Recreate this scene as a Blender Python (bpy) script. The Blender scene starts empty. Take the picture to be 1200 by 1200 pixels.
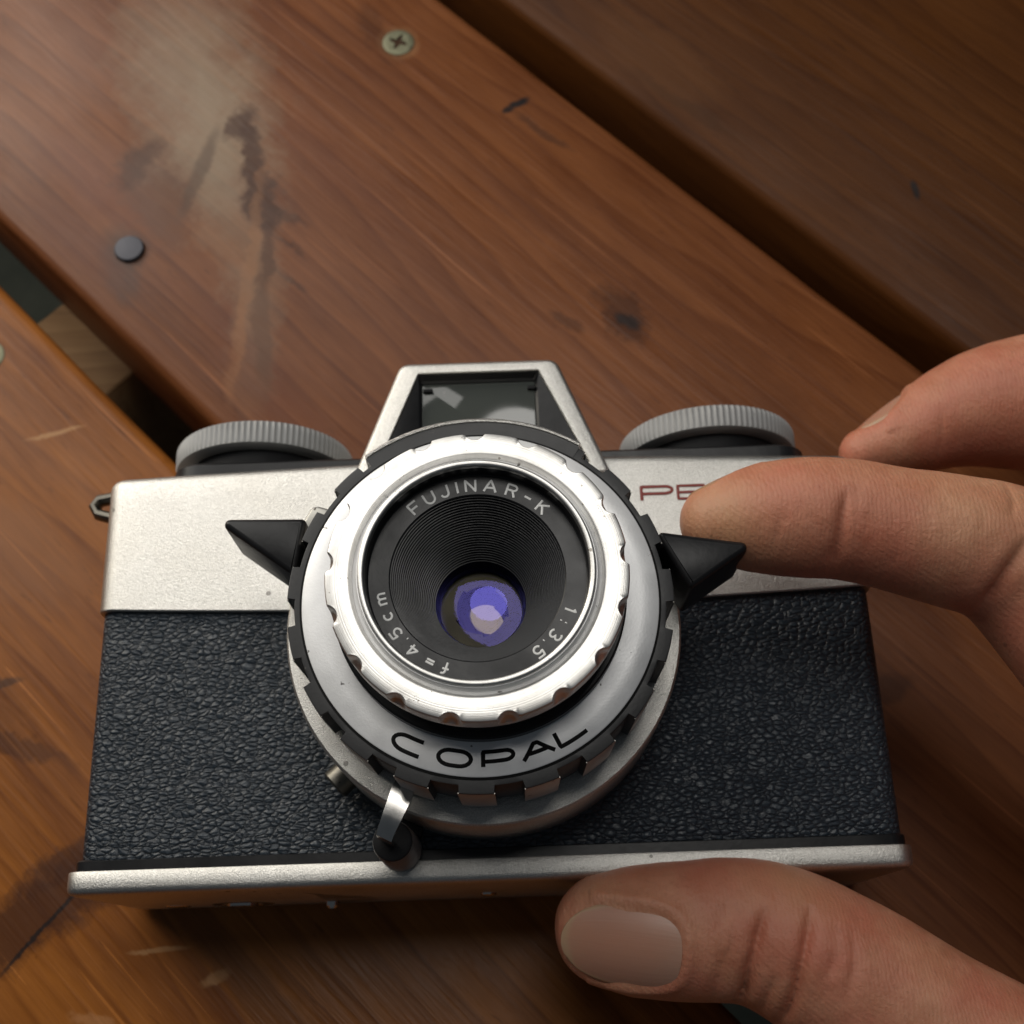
import bpy, bmesh, math, random
import numpy as np
from mathutils import Matrix, Vector
from mathutils.bvhtree import BVHTree

random.seed(4)
rng = np.random.default_rng(4)
MM = 0.001
PI = math.pi
scene = bpy.context.scene
COL = scene.collection

# ------------------------------------------------------------------ camera
def rot(a, b, c):
    ca, sa, cb, sb, cc, sc = (math.cos(a), math.sin(a), math.cos(b), math.sin(b), math.cos(c), math.sin(c))
    Rx = np.array([[1, 0, 0], [0, ca, -sa], [0, sa, ca]])
    Ry = np.array([[cb, 0, sb], [0, 1, 0], [-sb, 0, cb]])
    Rz = np.array([[cc, -sc, 0], [sc, cc, 0], [0, 0, 1]])
    return Rz @ Rx @ Ry
CAM_R = rot(3.50600521e-01, 1.27886564e-02, -3.60009728e-02)
CAM_P = np.array([4.47782364, -16.8308715, 208.819789])
cam_data = bpy.data.cameras.new('viewpoint')
cam = bpy.data.objects.new('viewpoint', cam_data)
COL.objects.link(cam)
M4 = np.eye(4); M4[:3, :3] = CAM_R; M4[:3, 3] = CAM_P * MM
cam.matrix_world = Matrix(M4.tolist())
cam_data.sensor_fit = 'HORIZONTAL'
cam_data.sensor_width = 36.0
cam_data.lens = 1368.62 / 1200.0 * 36.0
cam_data.shift_y = 48.63 / 1200.0          # the photograph is a square crop, not centred on the lens axis
cam_data.clip_start = 0.01
cam_data.clip_end = 60.0
cam_data.dof.use_dof = True
cam_data.dof.focus_distance = 0.150
cam_data.dof.aperture_fstop = 32.0
scene.camera = cam

# ------------------------------------------------------------------ light
world = bpy.data.worlds.new('World'); scene.world = world
world.use_nodes = True
bg = world.node_tree.nodes['Background']
bg.inputs[0].default_value = (0.75, 0.87, 1.0, 1)
bg.inputs[1].default_value = 0.05
def area_light(name, loc, target, sx, sy, power, color):
    d = bpy.data.lights.new(name, 'AREA'); d.shape = 'RECTANGLE'; d.size = sx; d.size_y = sy
    d.energy = power; d.color = color
    o = bpy.data.objects.new(name, d); COL.objects.link(o)
    o.location = loc
    o.rotation_euler = (Vector(target) - Vector(loc)).to_track_quat('-Z', 'Y').to_euler()
    return o
area_light('sky_opening_light', (-0.35, 0.47, 0.42), (-0.08, 0.10, 0.0), 0.50, 0.50, 2.2, (1.0, 0.97, 0.92))
area_light('bright_pane_light', (0.045, 0.262, 0.70), (0.045, 0.262, 0.0), 0.31, 0.33, 1.30, (1.0, 0.97, 0.92)).data.shape = 'ELLIPSE'
area_light('low_fill_light', (-0.42, 0.38, 0.22), (0.0, 0.03, 0.0), 0.26, 0.20, 0.85, (1.0, 0.91, 0.76))  # warm fill lamp added low at the left for the boards and fingers
scene.view_settings.view_transform = 'Standard'
scene.view_settings.look = 'None'
scene.view_settings.exposure = 0.13
scene.view_settings.gamma = 1.0

# ------------------------------------------------------------------ mesh helpers (millimetres in, metres out)
def link(name, me, mat, parent=None):
    o = bpy.data.objects.new(name, me)
    COL.objects.link(o)
    if mat is not None and len(me.materials) == 0: me.materials.append(mat)
    if parent is not None: o.parent = parent
    return o
def sharp(me, ang=35):
    for p in me.polygons: p.use_smooth = True
    try:
        me.set_sharp_from_angle(angle=math.radians(ang))
    except Exception:
        bm = bmesh.new(); bm.from_mesh(me)
        for e in bm.edges:
            if len(e.link_faces) == 2 and e.calc_face_angle(0) > math.radians(ang): e.smooth = False
        bm.to_mesh(me); bm.free()
def mesh(name, verts, faces, mat, parent=None, smooth=True, ang=35):
    me = bpy.data.meshes.new(name)
    v = np.asarray(verts, float) * MM
    me.from_pydata(v.tolist(), [], [tuple(int(i) for i in f) for f in faces])
    bm = bmesh.new(); bm.from_mesh(me)
    bmesh.ops.recalc_face_normals(bm, faces=bm.faces)
    bm.to_mesh(me); bm.free()
    me.validate(); me.update()
    if smooth: sharp(me, ang)
    return link(name, me, mat, parent)
def thing(name, label, cat, loc=(0, 0, 0)):
    o = bpy.data.objects.new(name, None); COL.objects.link(o)
    o.empty_display_size = 0.02
    o.location = loc; o['label'] = label; o['category'] = cat
    return o
def loft(rings, closed=True, cap0=True, cap1=True):
    """rings: list of equally long point lists; quads between them"""
    n = len(rings[0]); V = [p for r in rings for p in r]; Fc = []
    for i in range(len(rings) - 1):
        for j in range(n if closed else n - 1):
            k = (j + 1) % n
            Fc.append((i * n + j, i * n + k, (i + 1) * n + k, (i + 1) * n + j))
    if cap0: Fc.append(tuple(range(n))[::-1])
    if cap1: Fc.append(tuple((len(rings) - 1) * n + j for j in range(n)))
    return V, Fc
LX, LY = 0.0, 30.9                       # the lens axis, parallel to z
def lens_fit(V):
    """drawing heights and radii of the lens parts -> true ones (the barrel stands taller than the drawing)"""
    V = np.array(V, float); z = V[:, 2]
    zn = np.interp(z, [33, 34, 41.9, 45, 70], [33, 34, 49.0, 55.95, 75.7]); k = np.interp(z, [34, 41.9, 51.9, 67], [0.961, 0.961, 0.968, 0.979])
    V[:, 0] = LX + (V[:, 0] - LX) * k; V[:, 1] = LY + (V[:, 1] - LY) * k; V[:, 2] = zn
    return V
def lathe(name, prof, mat, parent, n=128, c=(LX, LY), axis='z', cap0=False, cap1=False, ang=35, org=(0, 0, 0), wob=None):
    rings = []
    for (r, z) in prof:
        ring = []
        for j in range(n):
            t = 2 * PI * j / n
            x, y = r * math.cos(t), r * math.sin(t)
            if axis == 'z': ring.append((c[0] + x, c[1] + y, z))
            elif axis == 'y': ring.append((org[0] + x, org[1] + z, org[2] + y))
            elif axis == '-y': ring.append((org[0] + x, org[1] - z, org[2] + y))
            elif axis == 'x': ring.append((org[0] + z, org[1] + x, org[2] + y))
        rings.append(ring)
    V, Fc = loft(rings, cap0=cap0, cap1=cap1)
    if axis == 'z' and c == (LX, LY): V = lens_fit(V)
    return mesh(name, V, Fc, mat, parent, ang=ang)
def rounded_poly(pts, radii, k=6):
    """2D polygon with rounded corners, k points per corner"""
    out = []; n = len(pts)
    for i in range(n):
        p = np.array(pts[i], float); a = np.array(pts[i - 1], float); b = np.array(pts[(i + 1) % n], float)
        u = (a - p) / np.linalg.norm(a - p); w = (b - p) / np.linalg.norm(b - p)
        half = math.acos(max(-1, min(1, u @ w))) / 2
        r = radii[i] if isinstance(radii, (list, tuple)) else radii
        tlen = r / math.tan(half)
        c = p + (u + w) / np.linalg.norm(u + w) * (r / math.sin(half))
        p0 = p + u * tlen; p1 = p + w * tlen
        a0 = math.atan2(*(p0 - c)[::-1]); a1 = math.atan2(*(p1 - c)[::-1])
        d = (a1 - a0 + PI) % (2 * PI) - PI
        for q in range(k):
            t = a0 + d * q / (k - 1)
            out.append((c[0] + r * math.cos(t), c[1] + r * math.sin(t)))
    return out
def inset(poly, d):
    """offset a counter-clockwise polygon inwards by d"""
    P = np.array(poly, float); n = len(P); out = []
    for i in range(n):
        e0 = P[i] - P[i - 1]; e1 = P[(i + 1) % n] - P[i]
        n0 = np.array([-e0[1], e0[0]]); n1 = np.array([-e1[1], e1[0]])
        l0, l1 = np.linalg.norm(n0), np.linalg.norm(n1)
        n0 = n0 / l0 if l0 > 1e-9 else n1 / l1; n1 = n1 / l1 if l1 > 1e-9 else n0
        m = n0 + n1; m = m / max(1e-9, m @ m) * 2
        out.append(tuple(P[i] + m * d))
    return out
def prism(name, poly, z0, z1, mat, parent, bev=0.4, bot=True, f=None, ang=40):
    """extruded polygon with a rounded upper edge; f maps (x,y,z)"""
    rings = [[(x, y, z0) for x, y in poly], [(x, y, z1 - bev) for x, y in poly]]
    for q in (0.3, 0.65, 1.0):
        a = q * PI / 2
        rings.append([(x, y, z1 - bev + bev * math.sin(a)) for x, y in inset(poly, bev * (1 - math.cos(a)))])
    V, Fc = loft(rings, cap0=bot)
    if f: V = [f(*v) for v in V]
    return mesh(name, V, Fc, mat, parent, ang=ang)
def tube_path(V, Fc, pts, nrm, w, h, seg=8):
    """a flattened tube along pts (3D, mm) with per-point normals: lettering filled with paint"""
    pts = np.array(pts, float); nrm = np.array(nrm, float); n = len(pts); base = len(V)
    for i in range(n):
        t = pts[min(i + 1, n - 1)] - pts[max(i - 1, 0)]; t /= max(1e-9, np.linalg.norm(t))
        b = np.cross(nrm[i], t); b /= max(1e-9, np.linalg.norm(b))
        for q in range(seg):
            a = 2 * PI * q / seg
            V.append(tuple(pts[i] + b * (w / 2 * math.cos(a)) + nrm[i] * (h / 2 * math.sin(a))))
    for i in range(n - 1):
        for q in range(seg):
            k = (q + 1) % seg
            Fc.append((base + i * seg + q, base + i * seg + k, base + (i + 1) * seg + k, base + (i + 1) * seg + q))
    Fc.append(tuple(base + q for q in range(seg))[::-1]); Fc.append(tuple(base + (n - 1) * seg + q for q in range(seg)))

# ------------------------------------------------------------------ material helpers
def new_mat(name):
    m = bpy.data.materials.new(name); m.use_nodes = True
    nt = m.node_tree; b = nt.nodes['Principled BSDF']
    return m, nt, b
def N(nt, typ, **kw):
    n = nt.nodes.new(typ)
    for k, v in kw.items():
        if k.startswith('i_'): n.inputs[k[2:].replace('_', ' ')].default_value = v
        elif k.startswith('x_'): n.inputs[int(k[2:])].default_value = v
        else: setattr(n, k, v)
    return n
def L(nt, a, b): nt.links.new(a, b)
def coords(nt, scale=(1, 1, 1), loc=(0, 0, 0), rz=0):
    tc = N(nt, 'ShaderNodeTexCoord'); mp = N(nt, 'ShaderNodeMapping')
    mp.inputs['Scale'].default_value = scale; mp.inputs['Location'].default_value = loc; mp.inputs['Rotation'].default_value = (0, 0, rz)
    L(nt, tc.outputs['Object'], mp.inputs['Vector'])
    return mp.outputs['Vector']
def ramp(nt, src, stops):
    r = N(nt, 'ShaderNodeValToRGB'); cr = r.color_ramp
    while len(cr.elements) < len(stops): cr.elements.new(0.5)
    for e, (p, c) in zip(cr.elements, stops):
        e.position = p; e.color = (c, c, c, 1) if isinstance(c, (int, float)) else (*c, 1)
    L(nt, src, r.inputs[0]); return r.outputs[0]
def mathn(nt, op, a, b=None, c=None, clamp=False):
    m = N(nt, 'ShaderNodeMath', operation=op); m.use_clamp = clamp
    for i, v in enumerate((a, b, c)):
        if v is None: continue
        if isinstance(v, (int, float)): m.inputs[i].default_value = v
        else: L(nt, v, m.inputs[i])
    return m.outputs[0]
def mix(nt, fac, a, b, blend='MIX'):
    m = N(nt, 'ShaderNodeMix', data_type='RGBA', blend_type=blend)
    for i, v in ((0, fac), (6, a), (7, b)):
        if isinstance(v, (int, float)): m.inputs[i].default_value = v
        elif isinstance(v, tuple): m.inputs[i].default_value = (*v, 1)
        else: L(nt, v, m.inputs[i])
    return m.outputs[2]
def bump(nt, h, dist, strength=1.0, nrm=None):
    b = N(nt, 'ShaderNodeBump'); b.inputs['Strength'].default_value = strength; b.inputs['Distance'].default_value = dist
    L(nt, h, b.inputs['Height'])
    if nrm is not None: L(nt, nrm, b.inputs['Normal'])
    return b.outputs[0]
def noise(nt, vec, scale, detail=4, rough=0.55, dist=0.0):
    n = N(nt, 'ShaderNodeTexNoise'); n.inputs['Scale'].default_value = scale; n.inputs['Detail'].default_value = detail
    n.inputs['Roughness'].default_value = rough; n.inputs['Distortion'].default_value = dist
    L(nt, vec, n.inputs['Vector']); return n.outputs[0]

def plain(name, col, rough, metal=0.0, spec=0.5, wear=0.0, wear_col=None, bscale=0, bdist=0, spots=0.0):
    m, nt, b = new_mat(name)
    b.inputs['Metallic'].default_value = metal; b.inputs['Specular IOR Level'].default_value = spec
    v = coords(nt)
    n1 = noise(nt, v, 130, 5, 0.6)
    L(nt, ramp(nt, n1, [(0.3, max(0.02, rough - 0.06)), (0.7, min(1, rough + 0.08))]), b.inputs['Roughness'])
    c = mix(nt, ramp(nt, n1, [(0.35, 0.0), (0.7, 1.0)]), tuple(x * 0.9 for x in col), tuple(min(1, x * 1.06) for x in col))
    if wear > 0:
        n2 = noise(nt, v, 420, 3, 0.7)
        c = mix(nt, ramp(nt, n2, [(0.70 - wear * 0.1, 0.0), (0.74 - wear * 0.1, 1.0)]), c, wear_col or (0.05, 0.04, 0.035))
    L(nt, c, b.inputs['Base Color'])
    if bdist: L(nt, bump(nt, noise(nt, v, bscale, 3, 0.6), bdist), b.inputs['Normal'])
    return m

def satin_silver():
    """sand-blasted chrome: sparkling grain, faint stains, a few dark specks"""
    m, nt, b = new_mat('satin_silver'); v = coords(nt)
    b.inputs['Metallic'].default_value = 1.0
    grain = noise(nt, v, 5200, 2, 0.7); stain = noise(nt, v, 60, 5, 0.6)
    c = mix(nt, ramp(nt, stain, [(0.35, 0.0), (0.7, 1.0)]), (0.62, 0.60, 0.56), (0.73, 0.715, 0.68))
    sp = N(nt, 'ShaderNodeTexVoronoi'); sp.inputs['Scale'].default_value = 210; L(nt, v, sp.inputs['Vector'])
    spot = mathn(nt, 'MULTIPLY', mathn(nt, 'LESS_THAN', sp.outputs['Distance'], 0.085),
                 mathn(nt, 'GREATER_THAN', noise(nt, v, 35, 2), 0.55))
    c = mix(nt, mathn(nt, 'MULTIPLY', spot, 0.75), c, (0.10, 0.09, 0.08))
    c = mix(nt, ramp(nt, grain, [(0.36, 0.55), (0.60, 0.0)]), c, (0.36, 0.35, 0.32))
    L(nt, c, b.inputs['Base Color'])
    L(nt, ramp(nt, stain, [(0.3, 0.36), (0.7, 0.44)]), b.inputs['Roughness'])
    L(nt, bump(nt, grain, 0.00011, 0.8), b.inputs['Normal'])
    return m
def turned_metal():
    """lathe-turned bright aluminium: concentric tool marks and small nicks"""
    m, nt, b = new_mat('turned_aluminium'); v = coords(nt)
    b.inputs['Metallic'].default_value = 1.0
    sub = N(nt, 'ShaderNodeVectorMath', operation='SUBTRACT'); sub.inputs[1].default_value = (LX * MM, LY * MM, 0); L(nt, v, sub.inputs[0])
    sx = N(nt, 'ShaderNodeSeparateXYZ'); L(nt, sub.outputs[0], sx.inputs[0])
    r = mathn(nt, 'SQRT', mathn(nt, 'ADD', mathn(nt, 'MULTIPLY', sx.outputs[0], sx.outputs[0]), mathn(nt, 'MULTIPLY', sx.outputs[1], sx.outputs[1])))
    cv = N(nt, 'ShaderNodeCombineXYZ'); L(nt, r, cv.inputs[0]); L(nt, sx.outputs[2], cv.inputs[2])
    lines = noise(nt, cv.outputs[0], 5200, 3, 0.7)
    st = noise(nt, v, 170, 5, 0.65)
    c = mix(nt, ramp(nt, st, [(0.35, 0.0), (0.62, 1.0)]), (0.60, 0.585, 0.555), (0.76, 0.75, 0.725))
    nick = mathn(nt, 'MULTIPLY', mathn(nt, 'GREATER_THAN', noise(nt, v, 900, 2, 0.7), 0.70), mathn(nt, 'GREATER_THAN', noise(nt, v, 120, 2), 0.52))
    c = mix(nt, mathn(nt, 'MULTIPLY', nick, 0.7), c, (0.16, 0.13, 0.10))
    L(nt, c, b.inputs['Base Color'])
    L(nt, ramp(nt, lines, [(0.3, 0.34), (0.7, 0.46)]), b.inputs['Roughness'])
    L(nt, bump(nt, lines, 0.00006, 0.5), b.inputs['Normal'])
    return m
def leatherette():
    """black pebbled leatherette: flat pebbles in wavering horizontal rows"""
    m, nt, b = new_mat('leatherette')
    v = coords(nt)
    w = N(nt, 'ShaderNodeTexNoise'); w.inputs['Scale'].default_value = 330; w.inputs['Detail'].default_value = 3; L(nt, v, w.inputs['Vector'])
    ws = N(nt, 'ShaderNodeVectorMath', operation='MULTIPLY_ADD'); ws.inputs[1].default_value = (0.0013, 0.0013, 0.0013)
    L(nt, w.outputs['Color'], ws.inputs[0]); L(nt, v, ws.inputs[2])
    st = N(nt, 'ShaderNodeVectorMath', operation='MULTIPLY'); st.inputs[1].default_value = (760, 1380, 1000); L(nt, ws.outputs[0], st.inputs[0])
    vo = N(nt, 'ShaderNodeTexVoronoi', feature='DISTANCE_TO_EDGE'); vo.inputs['Scale'].default_value = 1.0; L(nt, st.outputs[0], vo.inputs['Vector'])
    v1 = N(nt, 'ShaderNodeTexVoronoi', feature='SMOOTH_F1'); v1.inputs['Scale'].default_value = 1.0; v1.inputs['Smoothness'].default_value = 0.7; L(nt, st.outputs[0], v1.inputs['Vector'])
    v2 = N(nt, 'ShaderNodeTexVoronoi', feature='F1'); v2.inputs['Scale'].default_value = 1.9; L(nt, st.outputs[0], v2.inputs['Vector'])
    peb = ramp(nt, vo.outputs['Distance'], [(0.0, 0.0), (0.10, 0.55), (0.30, 1.0)])
    dome = mathn(nt, 'MULTIPLY_ADD', v1.outputs['Distance'], -0.8, 0.8)
    rs_ = N(nt, 'ShaderNodeVectorMath', operation='MULTIPLY'); rs_.inputs[1].default_value = (120, 760, 500); L(nt, ws.outputs[0], rs_.inputs[0])
    row = noise(nt, rs_.outputs[0], 1.0, 3, 0.6, 0.4)
    row = ramp(nt, mathn(nt, 'ABSOLUTE', mathn(nt, 'SUBTRACT', row, 0.5)), [(0.0, 0.0), (0.10, 0.8), (0.3, 1.0)])
    fine = noise(nt, v, 5200, 2, 0.6)
    h = mathn(nt, 'ADD', mathn(nt, 'ADD', mathn(nt, 'MULTIPLY', peb, 0.85), dome), mathn(nt, 'ADD', mathn(nt, 'MULTIPLY', row, 0.5), mathn(nt, 'ADD', mathn(nt, 'MULTIPLY', fine, 0.10), mathn(nt, 'MULTIPLY', v2.outputs['Distance'], -0.12))))
    L(nt, bump(nt, h, 0.00021, 0.95), b.inputs['Normal'])
    L(nt, mix(nt, peb, (0.010, 0.015, 0.022), (0.020, 0.030, 0.042)), b.inputs['Base Color'])
    L(nt, ramp(nt, fine, [(0.3, 0.36), (0.7, 0.50)]), b.inputs['Roughness'])
    b.inputs['Specular IOR Level'].default_value = 0.55
    return m

def wood(name, dark, light, seed, features=(), gloss=0.36, spec=0.24):
    """stained softwood under old varnish; object X runs along the grain.
    features: (x, y, rx, ry, rot, colour, strength, wobble) in mm, knots, stains and painted sheen with their own shape"""
    m, nt, b = new_mat(name)
    tc = N(nt, 'ShaderNodeTexCoord')
    off = N(nt, 'ShaderNodeVectorMath', operation='ADD'); off.inputs[1].default_value = (seed * 0.37, seed * 0.11, seed * 0.23); L(nt, tc.outputs['Object'], off.inputs[0])
    v = off.outputs[0]
    def mp(sx, sy, sz):
        k = N(nt, 'ShaderNodeVectorMath', operation='MULTIPLY'); k.inputs[1].default_value = (sx, sy, sz); L(nt, v, k.inputs[0]); return k.outputs[0]
    wig = noise(nt, mp(5, 22, 22), 1.0, 3, 0.5)
    # growth rings cut lengthwise
    sx = N(nt, 'ShaderNodeSeparateXYZ'); L(nt, v, sx.inputs[0])
    ry = mathn(nt, 'ADD', mathn(nt, 'MULTIPLY', sx.outputs[1], 150.0), mathn(nt, 'MULTIPLY', wig, 6.0))
    tri = mathn(nt, 'FRACT', ry)
    ringv = ramp(nt, tri, [(0.0, 0.15), (0.10, 0.25), (0.75, 0.62), (0.92, 0.95), (1.0, 0.15)])
    fib = noise(nt, mp(70, 1500, 1500), 1.0, 4, 0.6)
    fib2 = noise(nt, mp(16, 330, 330), 1.0, 5, 0.62)
    blot = noise(nt, mp(15, 34, 34), 1.0, 5, 0.6)
    g = mathn(nt, 'ADD', mathn(nt, 'MULTIPLY', ringv, 0.21), mathn(nt, 'ADD', mathn(nt, 'MULTIPLY', fib2, 0.42), mathn(nt, 'ADD', mathn(nt, 'MULTIPLY', fib, 0.34), mathn(nt, 'MULTIPLY', blot, 0.62))))
    t = ramp(nt, g, [(0.44, 0.0), (1.0, 1.0)])
    c = mix(nt, t, light, dark)
    # pores and pitch specks
    pore = mathn(nt, 'GREATER_THAN', noise(nt, mp(130, 900, 900), 1.0, 2, 0.5), 0.70)
    c = mix(nt, mathn(nt, 'MULTIPLY', pore, 0.35), c, tuple(x * 0.45 for x in dark))
    # scratches
    for (rz, sc_, th, am) in ((0.5, 1.0, 0.765, 0.3), (-0.75, 0.8, 0.77, 0.25), (1.25, 0.7, 0.775, 0.25)):
        k = N(nt, 'ShaderNodeMapping'); k.inputs['Rotation'].default_value = (0, 0, rz); k.inputs['Scale'].default_value = (22 * sc_, 1500 * sc_, 10)
        L(nt, v, k.inputs['Vector'])
        s1 = mathn(nt, 'GREATER_THAN', noise(nt, k.outputs[0], 1.0, 1, 0.4), th)
        c = mix(nt, mathn(nt, 'MULTIPLY', s1, am), c, tuple(min(1, x * 1.9 + 0.02) for x in light))
    rough_extra = None
    warp = N(nt, 'ShaderNodeTexNoise'); warp.inputs['Scale'].default_value = 95; warp.inputs['Detail'].default_value = 6; warp.inputs['Roughness'].default_value = 0.68
    L(nt, mp(1, 1, 1), warp.inputs['Vector'])
    wc = N(nt, 'ShaderNodeVectorMath', operation='SUBTRACT'); wc.inputs[1].default_value = (0.5, 0.5, 0.5); L(nt, warp.outputs['Color'], wc.inputs[0])
    warp2 = N(nt, 'ShaderNodeTexNoise'); warp2.inputs['Scale'].default_value = 430; warp2.inputs['Detail'].default_value = 4; warp2.inputs['Roughness'].default_value = 0.7
    L(nt, mp(1, 1, 1), warp2.inputs['Vector'])
    w2 = N(nt, 'ShaderNodeVectorMath', operation='MULTIPLY_ADD'); w2.inputs[1].default_value = (0.34, 0.34, 0); L(nt, warp2.outputs['Color'], w2.inputs[0]); L(nt, wc.outputs[0], w2.inputs[2])
    wc = N(nt, 'ShaderNodeVectorMath', operation='SUBTRACT'); wc.inputs[1].default_value = (0.17, 0.17, 0); L(nt, w2.outputs[0], wc.inputs[0])
    for (fx, fy, rx, ry_, ro, colr, stg, wob) in features:
        wv = N(nt, 'ShaderNodeVectorMath', operation='MULTIPLY_ADD'); wv.inputs[1].default_value = (wob * MM, wob * MM, 0); L(nt, wc.outputs[0], wv.inputs[0]); L(nt, tc.outputs['Object'], wv.inputs[2])
        k = N(nt, 'ShaderNodeMapping', vector_type='TEXTURE'); k.inputs['Location'].default_value = (fx * MM, fy * MM, 0)
        k.inputs['Rotation'].default_value = (0, 0, ro); k.inputs['Scale'].default_value = (rx * MM, ry_ * MM, 1.0)
        L(nt, wv.outputs[0], k.inputs['Vector'])
        ln = N(nt, 'ShaderNodeVectorMath', operation='LENGTH'); L(nt, k.outputs[0], ln.inputs[0])
        mask = ramp(nt, ln.outputs['Value'], [(0.0, 1.0), (0.35, 0.72), (1.0, 0.0)] if wob >= 15 else [(0.55, 1.0), (1.0, 0.0)])
        c = mix(nt, mathn(nt, 'MULTIPLY', mask, stg), c, colr)
    L(nt, c, b.inputs['Base Color'])
    rn = noise(nt, mp(30, 60, 60), 1.0, 4, 0.6)
    L(nt, ramp(nt, rn, [(0.3, gloss - 0.05), (0.72, gloss + 0.16)]), b.inputs['Roughness'])
    b.inputs['Specular IOR Level'].default_value = spec
    hb = mathn(nt, 'ADD', mathn(nt, 'MULTIPLY', fib2, 0.55), mathn(nt, 'ADD', mathn(nt, 'MULTIPLY', fib, 0.3), mathn(nt, 'MULTIPLY', blot, 0.8)))
    L(nt, bump(nt, hb, 0.00045, 0.8), b.inputs['Normal'])
    return m

SILVER = satin_silver(); TURNED = turned_metal(); LEATHER = leatherette()
BLACK = plain('black_enamel', (0.010, 0.010, 0.011), 0.34, spec=0.3, bscale=900, bdist=0.00002)
BLACK_MATT = plain('matt_black', (0.006, 0.006, 0.007), 0.6, spec=0.2, bscale=1400, bdist=0.00003)
BLACK_DEEP = plain('anodised_black', (0.005, 0.005, 0.006), 0.42, spec=0.25)
GUN = plain('ring_black_anodised', (0.032, 0.032, 0.033), 0.42, spec=0.35, bscale=1600, bdist=0.00002, wear=0.15, wear_col=(0.12, 0.11, 0.10))
TOOTH = plain('worn_tooth_metal', (0.52, 0.49, 0.45), 0.38, metal=0.55, wear=0.3)
PLATE = plain('matt_aluminium_plate', (0.86, 0.86, 0.86), 0.42, metal=0.3, wear=0.12, bscale=3000, bdist=0.00002)
PLASTIC = plain('grey_plastic', (0.30, 0.30, 0.295), 0.46, bscale=700, bdist=0.00002, wear=0.05, wear_col=(0.2, 0.19, 0.17))
CHROME = plain('worn_chrome', (0.62, 0.60, 0.57), 0.16, metal=1.0, wear=0.25)
STEEL = plain('dull_steel', (0.36, 0.35, 0.32), 0.38, metal=0.9, wear=0.3)
BRASS = plain('aged_nickel', (0.15, 0.14, 0.12), 0.42, metal=0.95, wear=0.3)
WHITE = plain('white_paint', (0.82, 0.82, 0.80), 0.5)
INK = plain('black_paint', (0.006, 0.006, 0.006), 0.7, spec=0.15)
RED = plain('maroon_paint', (0.20, 0.022, 0.014), 0.5)

# ================================================================== SETTING: ground and slatted table
def ground():
    m, nt, b = new_mat('dusty_ground'); v = coords(nt)
    L(nt, ramp(nt, noise(nt, v, 9, 6, 0.65), [(0.3, (0.09, 0.10, 0.075)), (0.7, (0.20, 0.20, 0.15))]), b.inputs['Base Color'])
    b.inputs['Roughness'].default_value = 0.95
    L(nt, bump(nt, noise(nt, v, 60, 5, 0.7), 0.01), b.inputs['Normal'])
    nx = 24; V = []; Fc = []
    for i in range(nx + 1):
        for j in range(nx + 1):
            V.append(((i / nx - .5) * 8000, (j / nx - .5) * 8000, -720 + random.uniform(-6, 6)))
    for i in range(nx):
        for j in range(nx):
            a = i * (nx + 1) + j; Fc.append((a, a + 1, a + nx + 2, a + nx + 1))
    o = mesh('ground', V, Fc, m); o['kind'] = 'structure'; o['label'] = 'dusty grey green ground under the table'
ground()

TABLE_ANG = math.atan2(-0.7238, 0.69)
def st(s, t, z=0.0):                     # table frame: t along the boards, s across
    return (0.69 * t + 0.7238 * s, -0.7238 * t + 0.69 * s, z)
table = thing('slatted_table', 'weathered varnished wooden table of wide boards with dark gaps between them', 'table', (0, 0, -0.72))
def board(name, s0, s1, t0, t1, mat, z1=0.0, th=28.0, label=None, rough_edge=0.35):
    """a board with eased, slightly uneven long edges; local X along the grain, origin at its middle on the top face"""
    L_ = t1 - t0; W = s1 - s0; nx = 90
    V = []; prof = []
    e = 2.2
    for (y, z) in [(-W/2, -th), (-W/2, -e), (-W/2 + e*0.3, -e*0.3), (-W/2 + e, 0), (0, 0), (W/2 - e, 0), (W/2 - e*0.3, -e*0.3), (W/2, -e), (W/2, -th)]:
        prof.append((y, z))
    ns = np.convolve(rng.normal(0, 1, nx + 9), np.ones(5) / 5, 'valid'); ns2 = np.convolve(rng.normal(0, 1, nx + 9), np.ones(5) / 5, 'valid')
    rings = []
    for i in range(nx + 1):
        x = -L_ / 2 + L_ * i / nx
        rings.append([(x, y + (ns[i] if y < 0 else (ns2[i] if y > 0 else 0)) * rough_edge * (0.4 if z < -e - .1 else 1), z) for (y, z) in prof])
    Vv, Fc = loft(rings)
    o = mesh(name, Vv, Fc, mat, table, ang=50)
    c = st((s0 + s1) / 2, (t0 + t1) / 2, z1)
    o.matrix_parent_inverse = Matrix.Identity(4)
    o.location = (c[0] * MM, c[1] * MM, z1 * MM + 0.72)
    o.rotation_euler = (0, 0, TABLE_ANG)
    if label: o['label'] = label
    return o
def plank_xy(px, py, s0, s1):            # world mm -> local mm on a board whose length is centred at t = 0
    t = 0.69 * px - 0.7238 * py; s = 0.7238 * px + 0.69 * py
    return t, s - (s0 + s1) / 2
TL = 520.0
SHEEN_GREY = (0.30, 0.235, 0.16); KNOT = (0.052, 0.017, 0.007); INKY = (0.012, 0.012, 0.013)  # the grey patches paint varnish sheen into the middle board's colour
def feats(s0, s1, lst):
    return [(*plank_xy(x, y, s0, s1), rx, ry, math.radians(ro), col, stg, wob) for (x, y, rx, ry, ro, col, stg, wob) in lst]
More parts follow.
